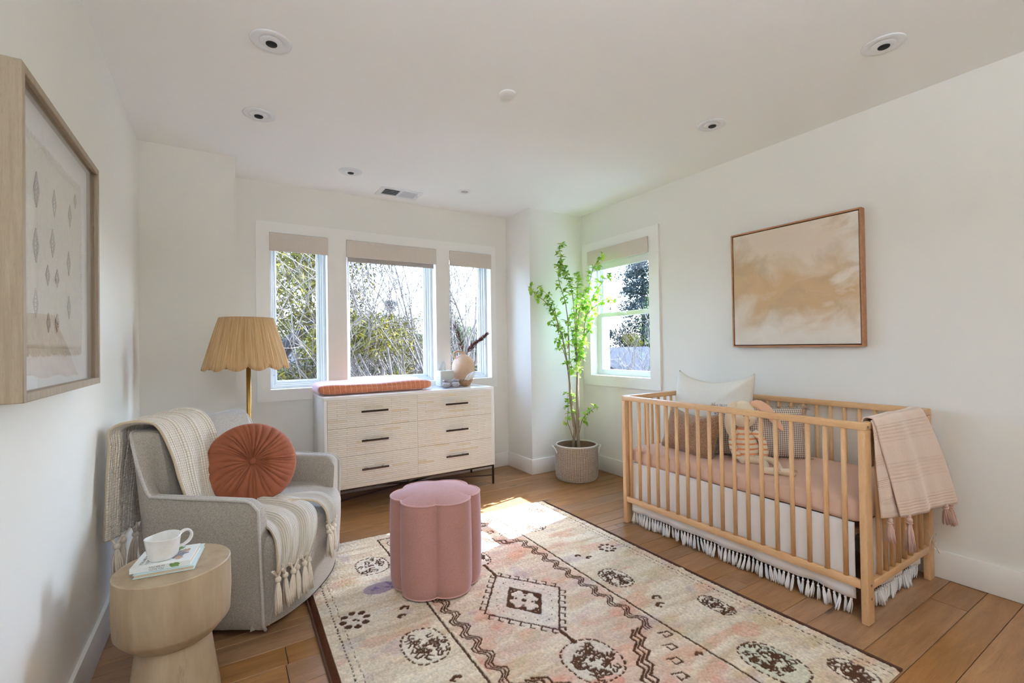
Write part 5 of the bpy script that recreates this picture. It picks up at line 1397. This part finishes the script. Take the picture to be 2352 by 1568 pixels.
for k in range(3):
    L = (.044, .052, .038)[k]; W_ = (.0145, .018, .0130)[k]
    sh = [(0, 0), (.25, .8), (.55, 1.), (.8, .6), (1, 0)]
    v2 = [(0, 0, 0)]; 
    for s, w2 in sh[1:-1]: v2 += [(s * L, -w2 * W_, .10 * L * w2 - .25 * s * s * L), (s * L, 0, -.25 * s * s * L), (s * L, w2 * W_, .10 * L * w2 - .25 * s * s * L)]
    v2.append((L, 0, -.27 * L))
    f2 = [(0, 1, 2), (0, 2, 3), (1, 4, 5, 2), (2, 5, 6, 3), (4, 7, 8, 5), (5, 8, 9, 6), (7, 10, 8), (8, 10, 9)]
    m_ = bpy.data.meshes.new('leaf'); m_.from_pydata(v2, [], f2); m_.update(); m_.materials.append(MT['leaf']); m_.polygons.foreach_set('use_smooth', [True] * 8); lm.append(m_)
leaves = []
for st_, ix, way, lf in tips:
    P = stem([st_[min(ix, len(st_) - 1)]] + [pp3(*q) for q in way], .0042, .0014, 'twig', 24)
    n = max(2, int((P[-1] - P[0]).length * (1 - lf) / .043))
    for k in range(n + 1):
        t_ = lf + (1 - lf) * (k + .3) / (n + .3); i = min(22, int(t_ * 23)); p = P[i].lerp(P[i + 1], t_ * 23 - i) if i < 23 else P[-1]
        d = (P[min(i + 1, 23)] - P[max(i - 1, 0)]).normalized()
        q = d.orthogonal().normalized(); q2 = d.cross(q); a0 = rv_.uniform(0, 6.28)
        off = (q * math.cos(a0) + q2 * math.sin(a0)) * rv_.uniform(.008, .032); cpos = p + off
        for j in range(rv_.choice((7, 8, 9))):
            a = a0 + j * .82 + rv_.uniform(-.3, .3); dr_ = (q * math.cos(a) + q2 * math.sin(a)) * .9 + d * rv_.uniform(-.5, .9) + Vector((rv_.uniform(-.4, .4), rv_.uniform(-.4, .4), rv_.uniform(-.3, .4)))
            leaves.append((cpos, dr_.normalized(), rv_.uniform(.75, 1.15), rv_.randrange(3)))
rv_.shuffle(leaves)
def leaf_matrix(p, d, s):
    y = Vector((0, 0, 1)).cross(d); y = y.normalized() if y.length > 1e-3 else Vector((0, 1, 0)); z = d.cross(y)
    return Matrix(((d.x * s, y.x * s, z.x * s, p.x), (d.y * s, y.y * s, z.y * s, p.y), (d.z * s, y.z * s, z.z * s, p.z), (0, 0, 0, 1)))
bulk = MB()
for k, (p, d, s, m_) in enumerate(leaves):
    M_ = leaf_matrix(p, d, s)
    if k < 300: o = link('leaf', lm[m_], None, pl); o.matrix_basis = M_
    else: bulk.add([tuple(M_ @ v.co) for v in lm[m_].vertices], [tuple(f.vertices) for f in lm[m_].polygons])
if bulk.v: bulk.build('leaves', 'leaf', pl, True)['kind'] = 'stuff'
# ------------------------------------------------------------------ framed textile on the left wall
MT['greywood'] = wood('limed_wood_frame', '#aa9b83', '#968770', '#7d6f5a', (46, 46, 1.4), .6, rand=3, bstr=.1)
MT['mat'] = plain('white_mat', '#fbfaf8', .85)
MT['pane'] = glass('picture_glass', (1, 1, 1, 1))
FX1 = -.362; FY0, FY1, FZ0, FZ1 = 1.395, 2.128, 1.068, 1.807
fr = tag(empty('framed_textile', (XL, (FY0 + FY1) / 2, FZ0)), 'deep limed-wood shadowbox with cream woven textile on the left wall', 'wall art')
finv = Matrix.Translation(-Vector(fr.location))
def fpart(nm, m, mb, **k):
    o = mb.build(nm, m, fr, **k); o.matrix_parent_inverse = finv; return o
lw = .020
for nm, b in (('frame_side', (FY0, FY0 + lw, FZ0, FZ1)), ('frame_side', (FY1 - lw, FY1, FZ0, FZ1)), ('frame_rail', (FY0 + lw, FY1 - lw, FZ0, FZ0 + lw)), ('frame_rail', (FY0 + lw, FY1 - lw, FZ1 - lw, FZ1))):
    fpart(nm, 'greywood', MB().bbox(XL + .0015, FX1, *b, .0015, 1), angle=40)
fpart('backing', 'mat', MB().box(XL + .003, -.392, FY0 + lw, FY1 - lw, FZ0 + lw, FZ1 - lw))
fpart('glass', 'pane', MB().box(-.3745, -.3725, FY0 + lw, FY1 - lw, FZ0 + lw, FZ1 - lw))
mb = MB()
for b in ((FY0 + lw, FY0 + lw + .003, FZ0 + lw, FZ1 - lw), (FY1 - lw - .003, FY1 - lw, FZ0 + lw, FZ1 - lw)): mb.box(-.372, -.370, *b)
fpart('glass_bead', 'greywood', mb)
t = NT('cream_weave'); s_ = t.n('SeparateXYZ'); t.set(s_, 0, t.coord('Object')); wv = t.noise(t.coord('Object', (1, 1, 4)), 90, 2); nz = t.noise(t.coord(), 60, 3)
t.base(t.mix(t.ramp(nz, [(.3, 0.), (.75, 1.)]), srgb('#f4f0e7'), srgb('#e6e0d3')), .95); t.bump(t.math('ADD', wv, nz), .5, .002); MT['weave'] = t.m
MT['motif'] = plain('grey_motif_yarn', '#b3b0a9', .95, var=(120, .6), var_col='#cfcbc2')
TY0, TY1, TZ0, TZ1 = 1.512, 2.014, 1.185, 1.692
rr = random.Random(6)
def tex(u, v): return (-.3895 + .0015 * math.sin(u * 9) * math.sin(v * 7), TY0 + (TY1 - TY0) * u + .003 * math.sin(v * 11), TZ0 + (TZ1 - TZ0) * v + .002 * math.sin(u * 13))
tx = fpart('textile', 'weave', MB().grid(tex, 30, 30), smooth=True, solid=.002)
mb = MB()
for k in range(120):
    y = TY0 + (TY1 - TY0) * (k + .5) / 120
    for z, d in ((TZ1 - .001, .016), (TZ0 + .001, -.018)): mb.tube([(-.389, y, z), (-.388, y + rr.uniform(-.003, .003), z + d * rr.uniform(.6, 1.2))], .0011, 4)
for k in range(80):
    z = TZ0 + (TZ1 - TZ0) * (k + .5) / 80; mb.tube([(-.389, TY1 - .001, z), (-.388, TY1 + rr.uniform(.004, .010), z + rr.uniform(-.003, .003))], .001, 4)
fpart('textile_fringe', 'weave', mb)['kind'] = 'stuff'
def motif(y, z, w_, h, seed):
    mb = MB(); n = 7
    for k in range(-n, n + 1):
        f = 1 - abs(k) / (n + 1); 
        if k % 2 == 0 or abs(k) > 4: mb.bbox(-.3882, -.3868, y - w_ * f, y + w_ * f, z + h * k / n - h / n * .42, z + h * k / n + h / n * .42, .0004, 1)
        else:
            mb.bbox(-.3882, -.3868, y - w_ * f, y - w_ * f * .35, z + h * k / n - h / n * .42, z + h * k / n + h / n * .42, .0004, 1); mb.bbox(-.3882, -.3868, y + w_ * f * .35, y + w_ * f, z + h * k / n - h / n * .42, z + h * k / n + h / n * .42, .0004, 1)
    fpart('woven_motif', 'motif', mb)
for k, (y, z, w_, h) in enumerate(((1.588, 1.578, .022, .042), (1.731, 1.581, .020, .036), (1.884, 1.586, .018, .032), (1.582, 1.439, .022, .040), (1.714, 1.470, .022, .036), (1.868, 1.440, .020, .034), (1.576, 1.298, .020, .034), (1.869, 1.309, .018, .032), (1.943, 1.646, .016, .022), (1.672, 1.378, .018, .026), (1.755, 1.380, .018, .024), (1.676, 1.254, .018, .024), (1.752, 1.257, .018, .024))): motif(y, z, w_, h, k)
MB().ball((XL + .004, 1.72, 1.835), .004, 8, 6).build('picture_nail', 'bronze', fr, True).matrix_parent_inverse = finv

# ------------------------------------------------------------------ abstract painting on the right wall
MT['walnut'] = wood('walnut_float_frame', '#ae7f58', '#966a47', '#774f33', (14, 2, 14), .5, rand=3, bstr=.1)
MT['gap'] = plain('frame_gap', '#2d1a10', .9)
t = NT('abstract_wash')
co = t.coord('Object', (1, 1, 1)); n1 = t.noise(t.coord('Object', (1, 2.6, 4.2)), 1.25, 5, .55, .7); n2 = t.noise(t.coord('Object', (1, 3, 3)), 1.6, 4, .6, .4); n3 = t.noise(t.coord('Object', (1, 3.4, 3.0)), 1.5, 3, .5, .6)
s_ = t.n('SeparateXYZ'); t.set(s_, 0, co)
band = t.math('SUBTRACT', 1.0, t.math('MULTIPLY', t.math('ABSOLUTE', t.math('ADD', t.math('MULTIPLY_ADD', s_.outputs[1], -.10, s_.outputs[2]), .02)), 3.6))
m = t.math('ADD', t.math('MULTIPLY', band, .75), t.math('MULTIPLY', t.math('SUBTRACT', n1, .5), 1.9))
c = t.mix(t.ramp(m, [(.1, 0.), (.6, 1.)]), srgb('#dccdb9'), srgb('#c8ab83'))
c = t.mix(t.math('MULTIPLY', t.ramp(n2, [(.5, 0.), (.66, 1.)]), .5), c, srgb('#ae9a7c'))
low = t.math('ADD', t.math('MULTIPLY', s_.outputs[2], -2.4), t.math('MULTIPLY', t.math('SUBTRACT', n3, .5), 1.3))
c = t.mix(t.math('MULTIPLY', t.ramp(low, [(.45, 0.), (.8, 1.)]), .85), c, srgb('#e8e1d5'))
sides = t.math('ADD', t.math('MULTIPLY', s_.outputs[1], -2.0), t.math('MULTIPLY', t.math('SUBTRACT', n1, .5), 3.2))
c = t.mix(t.math('MULTIPLY', t.ramp(sides, [(.6, 0.), (.95, 1.)]), .7), c, srgb('#e8e2d8'))
t.base(c, .8, spec=.25); t.bump(t.noise(t.coord(), 160, 3), .3, .002); MT['canvas'] = t.m
PY0, PY1, PZ0, PZ1 = 1.140, 1.906, 1.143, 1.904; PD = .045
pa = tag(empty('painting', (XR, (PY0 + PY1) / 2, (PZ0 + PZ1) / 2)), 'abstract beige and white canvas in a thin walnut float frame above the crib', 'painting')
ainv = Matrix.Translation(-Vector(pa.location))
def apart(nm, m, mb, **k):
    o = mb.build(nm, m, pa, **k); o.matrix_parent_inverse = ainv; return o
w_ = .010
for nm, b in (('frame_side', (PY0, PY0 + w_, PZ0, PZ1)), ('frame_side', (PY1 - w_, PY1, PZ0, PZ1)), ('frame_rail', (PY0 + w_, PY1 - w_, PZ0, PZ0 + w_)), ('frame_rail', (PY0 + w_, PY1 - w_, PZ1 - w_, PZ1))):
    apart(nm, 'walnut', MB().bbox(XR - PD, XR - .001, *b, .001, 1), angle=40)
apart('frame_back', 'gap', MB().box(XR - .014, XR - .006, PY0 + w_, PY1 - w_, PZ0 + w_, PZ1 - w_))
o = MB().bbox(-.014, .014, PY0 + .015 - (PY0 + PY1) / 2, PY1 - .015 - (PY0 + PY1) / 2, PZ0 + .015 - (PZ0 + PZ1) / 2, PZ1 - .015 - (PZ0 + PZ1) / 2, .002, 2).build('canvas', 'canvas', pa, angle=40)
o.location = (-.0285, 0, 0)

# ------------------------------------------------------------------ the garden outside
MT['lawn'] = plain('winter_ground', (.030, .034, .018), 1., spec=0., var=(.6, .8), var_col=(.05, .045, .03))
structure(MB().box(-60, 80, YW + 1.5, 120, -3.3, -3.1).build('ground', 'lawn'))
def hill(u, v):
    a = -.6 + 2.9 * u; R_ = 62 + 30 * v; h = (2.6 + 1.6 * math.sin(a * 5) + .9 * math.sin(a * 13 + 1) + .4 * math.sin(a * 47)) * math.sin(math.pi * min(1, v * 1.15 + .02)) ** .6
    return (R_ * math.sin(a), R_ * math.cos(a), -3.2 + 3.2 + h - 3.4 * (1 - smoothstep(0, .12, v)))
structure(MB().grid(hill, 220, 12).build('hills', 'lawn', None, True))
MT['twig'] = plain('grey_twig', (.150, .122, .100), .9, spec=.05, var=(3, .8), var_col=(.06, .047, .038))
MT['bark2'] = plain('dark_bark', (.035, .027, .024), .9, var=(8, .8), var_col=(.016, .012, .011))
def foliage(name, a, b):
    t = NT(name); ge = t.n('NewGeometry'); c = t.mix(ge.outputs['Random Per Island'], a + (1,), b + (1,)); return t.base(c, .9, spec=0.)
MT['olive'] = foliage('olive_foliage', (.130, .105, .016), (.036, .034, .008))
MT['pine'] = foliage('pine_foliage', (.055, .062, .024), (.016, .020, .011))
MT['blue_conifer'] = foliage('blue_conifer', (.044, .050, .046), (.013, .016, .016))
MT['yellow_bush'] = foliage('yellow_bush', (.24, .18, .014), (.08, .08, .010))
def branch(mb, p, d, L, r, lev, rr, spread, up, sides):
    P = [p]; dd = d.copy(); n = 4 if lev > 1 else 3; r = max(r, .006)
    for k in range(n):
        dd = (dd + Vector((rr.uniform(-1, 1), rr.uniform(-1, 1), rr.uniform(-1, 1))) * .16 + Vector((0, 0, up * .06))).normalized(); P.append(P[-1] + dd * (L / n))
    mb.tube(P, [r * (1 - .55 * i / n) for i in range(n + 1)], sides, cap=False)
    if lev <= 0: return
    for k in range(rr.choice((2, 3, 3)) + (1 if lev > 2 else 0)):
        i = rr.randrange(1, n + 1); q = dd.orthogonal().normalized(); a = rr.uniform(0, 6.283); sd = q * math.cos(a) + dd.cross(q) * math.sin(a)
        branch(mb, P[i], (dd + sd * spread * rr.uniform(.6, 1.2)).normalized(), L * rr.uniform(.55, .8), r * (1 - .5 * i / n) * .55, lev - 1, rr, spread, up, max(3, sides - 1))
def bare_tree(label, base, d, L, r, lev, seed, group, nm='bare_tree', spread=.75, up=1., stems=1, cat='tree', fan=.7):
    e = tag(empty(nm, base), label, cat, group); rr = random.Random(seed)
    for s in range(stems):
        mb = MB(); dv = Vector(d) if stems == 1 else (Vector(d) + Vector((rr.uniform(-fan, fan), rr.uniform(-fan * .5, fan * .5), 0))).normalized()
        branch(mb, Vector((0, 0, 0)), dv.normalized(), L * (1 if stems == 1 else rr.uniform(.75, 1.15)), r, lev, rr, spread, up, 6)
        mb.build('trunk' if stems == 1 else 'stem', 'twig', e, True)
    return e
def leafy(label, base, height, rad, n, m, seed, group, nm='leafy_tree', cone=True, trunk=True, size=.09, clumps=26, lean=(0, 0)):
    e = tag(empty(nm, base), label, 'tree', group); rr = np.random.RandomState(seed)
    if trunk:
        MB().tube([(0, 0, 0), (lean[0] * .3, lean[1] * .3, height * .4), (lean[0], lean[1], height * .97)], [.05 * height ** .5, .035 * height ** .5, .01], 7).build('trunk', 'bark2', e, True)
    cc = []
    for k in range(clumps):
        h = rr.uniform(.12, 1.) if cone else rr.uniform(.25, 1); R_ = rad * ((1.05 - h) if cone else math.sqrt(max(.05, 1 - (2 * h - 1.1) ** 2))); a = rr.uniform(0, 6.283); q = R_ * math.sqrt(rr.rand())
        cc.append((q * math.cos(a) + lean[0] * h, q * math.sin(a) + lean[1] * h, h * height, rad * rr.uniform(.16, .32)))
    n = int(n * 3); per = n // clumps; V = []; 
    for cx, cy, cz, cr in cc:
        p = rr.normal(size=(per, 3)); p /= np.linalg.norm(p, axis=1, keepdims=True); p = p * (cr * rr.rand(per, 1) ** .45) * np.array([1.2, 1.2, .65]) + np.array([cx, cy, cz])
        u = rr.normal(size=(per, 3)); u /= np.linalg.norm(u, axis=1, keepdims=True); w2 = np.cross(u, rr.normal(size=(per, 3))); w2 /= np.linalg.norm(w2, axis=1, keepdims=True); s = size * .62 * rr.uniform(.5, 1.2, (per, 1))
        V.append(np.stack([p - u * s, p + w2 * s * .22, p + u * s, p - w2 * s * .22], 1).reshape(-1, 3))
    V = np.concatenate(V); F = np.arange(len(V)).reshape(-1, 4)
    me = bpy.data.meshes.new('foliage'); me.from_pydata(V.tolist(), [], F.tolist()); me.update(); o = link('foliage', me, m, e); o['kind'] = 'stuff'
    return e
G1, G2, G3 = 'bare trees outside the windows', 'evergreen trees outside the windows', 'bare shrubs outside the windows'
bare_tree('bare grey tree with fanned branches outside the wide middle window', (2.75, 8.6, -3.1), (.03, 0, 1), 4.0, .085, 5, 31, G1)
bare_tree('many-stemmed bare tree fanning left across the wide middle window', (4.3, 8.4, -3.1), (-.30, .0, 1), 5.6, .032, 3, 32, G1, spread=.42, up=.4, stems=18, fan=.42)
bare_tree('slender upright bare tree outside the narrow window above the vase', (3.88, 8.1, -3.1), (.01, 0, 1), 4.4, .075, 5, 33, G1, spread=.6)
bare_tree('bare twiggy tree outside the narrow window behind the lamp', (1.0, 8.0, -3.1), (.05, .1, 1), 3.4, .07, 5, 34, G1, spread=.8)
bare_tree('bare tree with thin branches outside the window beside the plant', (7.6, 7.6, -3.1), (.1, .05, 1), 4.2, .07, 5, 35, G1)
for k, (x, y, s, lab) in enumerate(((1.0, 8.6, 41, 'pale tangled bare shrub low outside the narrow window behind the lamp'), (2.3, 9.2, 42, 'pale tangled bare shrub low outside the left of the middle window'), (3.6, 9.4, 43, 'pale tangled bare shrub low outside the right of the middle window'), (5.0, 9.6, 44, 'pale tangled bare shrub low outside the window above the vase'), (8.4, 8.2, 45, 'pale tangled bare shrub low outside the window beside the plant'))):
    bare_tree(lab, (x, y, -3.1), (0, 0, 1), 2.3, .030, 4, s, G3, 'bare_shrub', .7, .7, 6, 'shrub')
# leaning olive tree seen in the left window
e = leafy('leaning tree with olive-yellow foliage outside the narrow window behind the lamp', (.2, 9.2, -3.1), 6.4, 2.1, 15000, 'olive', 51, G2, cone=False, trunk=False, size=.11, clumps=60, lean=(1.3, 0))
MB().tube(catmull([(.1, .2, 0), (.25, .1, 2.6), (.55, 0, 4.0), (1.35, 0, 5.0), (1.75, 0, 6.3)], 20), [.2 - .007 * i for i in range(20)], 8).build('trunk', 'bark2', e, True)
MB().tube(catmull([(.95, 0, 4.5), (1.15, 0, 5.2), (1.0, .1, 6.2)], 10), .055, 6).build('limb', 'bark2', e, True)
leafy('rounded olive-green pine low in the wide middle window', (3.0, 11.5, -3.1), 5.0, 1.9, 14000, 'olive', 52, G2, cone=False, clumps=50, lean=(.2, 0))
leafy('bright yellow-green bush in front of the pine', (3.35, 10.0, -3.1), 3.9, .7, 4000, 'yellow_bush', 53, G2, 'leafy_bush', False, clumps=18)
leafy('dark conifer at the right of the wide middle window', (5.9, 13.5, -3.1), 5.3, 1.7, 9000, 'pine', 54, G2, clumps=40)
leafy('dark spiky conifer outside the window above the vase', (8.6, 15.5, -3.1), 5.2, 2.0, 9000, 'pine', 55, G2, clumps=40)
leafy('distant slim conifer behind the rounded pine', (5.9, 19.0, -3.1), 6.2, 1.2, 6000, 'blue_conifer', 56, G2, clumps=36)
leafy('tall blue-grey conifer at the right of the window beside the plant', (13.6, 12.4, -3.1), 9.0, 2.0, 14000, 'blue_conifer', 57, G2, size=.13, clumps=70)
leafy('blue-grey conifer at the left of the window beside the plant', (11.0, 12.3, -3.1), 6.4, 1.3, 10000, 'blue_conifer', 58, G2, size=.13, clumps=50)
leafy('olive shrub above the neighbouring roof', (11.8, 10.9, -3.1), 4.6, 1.0, 6000, 'olive', 59, G2, 'leafy_bush', False, clumps=26)
leafy('broad green hedge tree low behind the bare shrubs', (.9, 12.5, -3.1), 3.9, 2.4, 9000, 'pine', 60, G2, cone=False, clumps=40)
leafy('dark evergreen behind the leaning bare tree', (7.0, 17.5, -3.1), 4.8, 2.6, 9000, 'pine', 61, G2, cone=False, clumps=40)
# added wall, out of view, blocks part of the sky light through the right window
MT['blocker_coat'] = plain('sky_blocker_grey', (.16, .15, .14), .95, spec=.1)
structure(MB().box(6.6, 7.1, -7, 2.15, -3.1, 4.4).build('wall_sky_blocker', 'blocker_coat'))
# neighbouring house
MT['shingle'] = plain('grey_shingles', (.030, .030, .033), 1., spec=0., var=(9, .8), var_col=(.014, .014, .016), stretch=(1, 1, 3))
MT['stucco'] = plain('pale_stucco', (.05, .048, .045), 1., spec=0.)
MT['darkpane'] = plain('dark_window_pane', (.02, .025, .03), .2)
hs = tag(empty('house', (9.6, 9.6, -2.75), .45), 'grey-roofed neighbouring house low outside the window beside the plant', 'house')
MB().box(-2.3, 2.3, -1.6, 1.6, 0, 2.6).build('wall', 'stucco', hs)
for s_ in (-1, 1):
    MB().add([(-2.6, s_ * 1.95, 2.5), (2.6, s_ * 1.95, 2.5), (2.6, 0, 3.72), (-2.6, 0, 3.72), (-2.6, s_ * 1.95, 2.62), (2.6, s_ * 1.95, 2.62), (2.6, 0, 3.84), (-2.6, 0, 3.84)], [(0, 1, 2, 3), (4, 5, 6, 7), (0, 1, 5, 4), (1, 2, 6, 5), (2, 3, 7, 6), (3, 0, 4, 7)]).build('roof', 'shingle', hs)
for s_ in (-1, 1): MB().add([(s_ * 2.3, -1.6, 2.6), (s_ * 2.3, 1.6, 2.6), (s_ * 2.3, 0, 3.7)], [(0, 1, 2)]).build('gable', 'stucco', hs)
for x in (-1.2, .8): MB().bbox(x, x + .8, -1.64, -1.59, .9, 2.0, .01, 1).build('window', 'darkpane', hs)
hs2 = tag(empty('house', (3.6, 24.0, -3.1), .2), 'distant pale house with grey roof behind the bare shrubs', 'house')
MB().box(-3, 3, -2, 2, 0, 2.9).build('wall', 'stucco', hs2)
MB().add([(-3.3, -2.4, 2.8), (3.3, -2.4, 2.8), (3.3, 2.4, 2.8), (-3.3, 2.4, 2.8), (-3.3, 0, 4.1), (3.3, 0, 4.1)], [(0, 1, 5, 4), (2, 3, 4, 5), (0, 4, 3), (1, 2, 5), (0, 3, 2, 1)]).build('roof', 'shingle', hs2)
MT['wire'] = plain('black_wire', (.02, .02, .02), .6)
for z, dz, lab in ((1.98, .05, 'upper overhead wire crossing the view outside the windows'), (.62, .1, 'lower overhead wire crossing the view outside the windows')):
    o = MB().tube([(x, 13.0 - .1 * x, -.0 + z + dz * ((x - 8) / 12) ** 2) for x in np.linspace(-6, 24, 24)], .012, 5, cap=False).build('power_line', 'wire', None, True); tag(o, lab, 'wire')
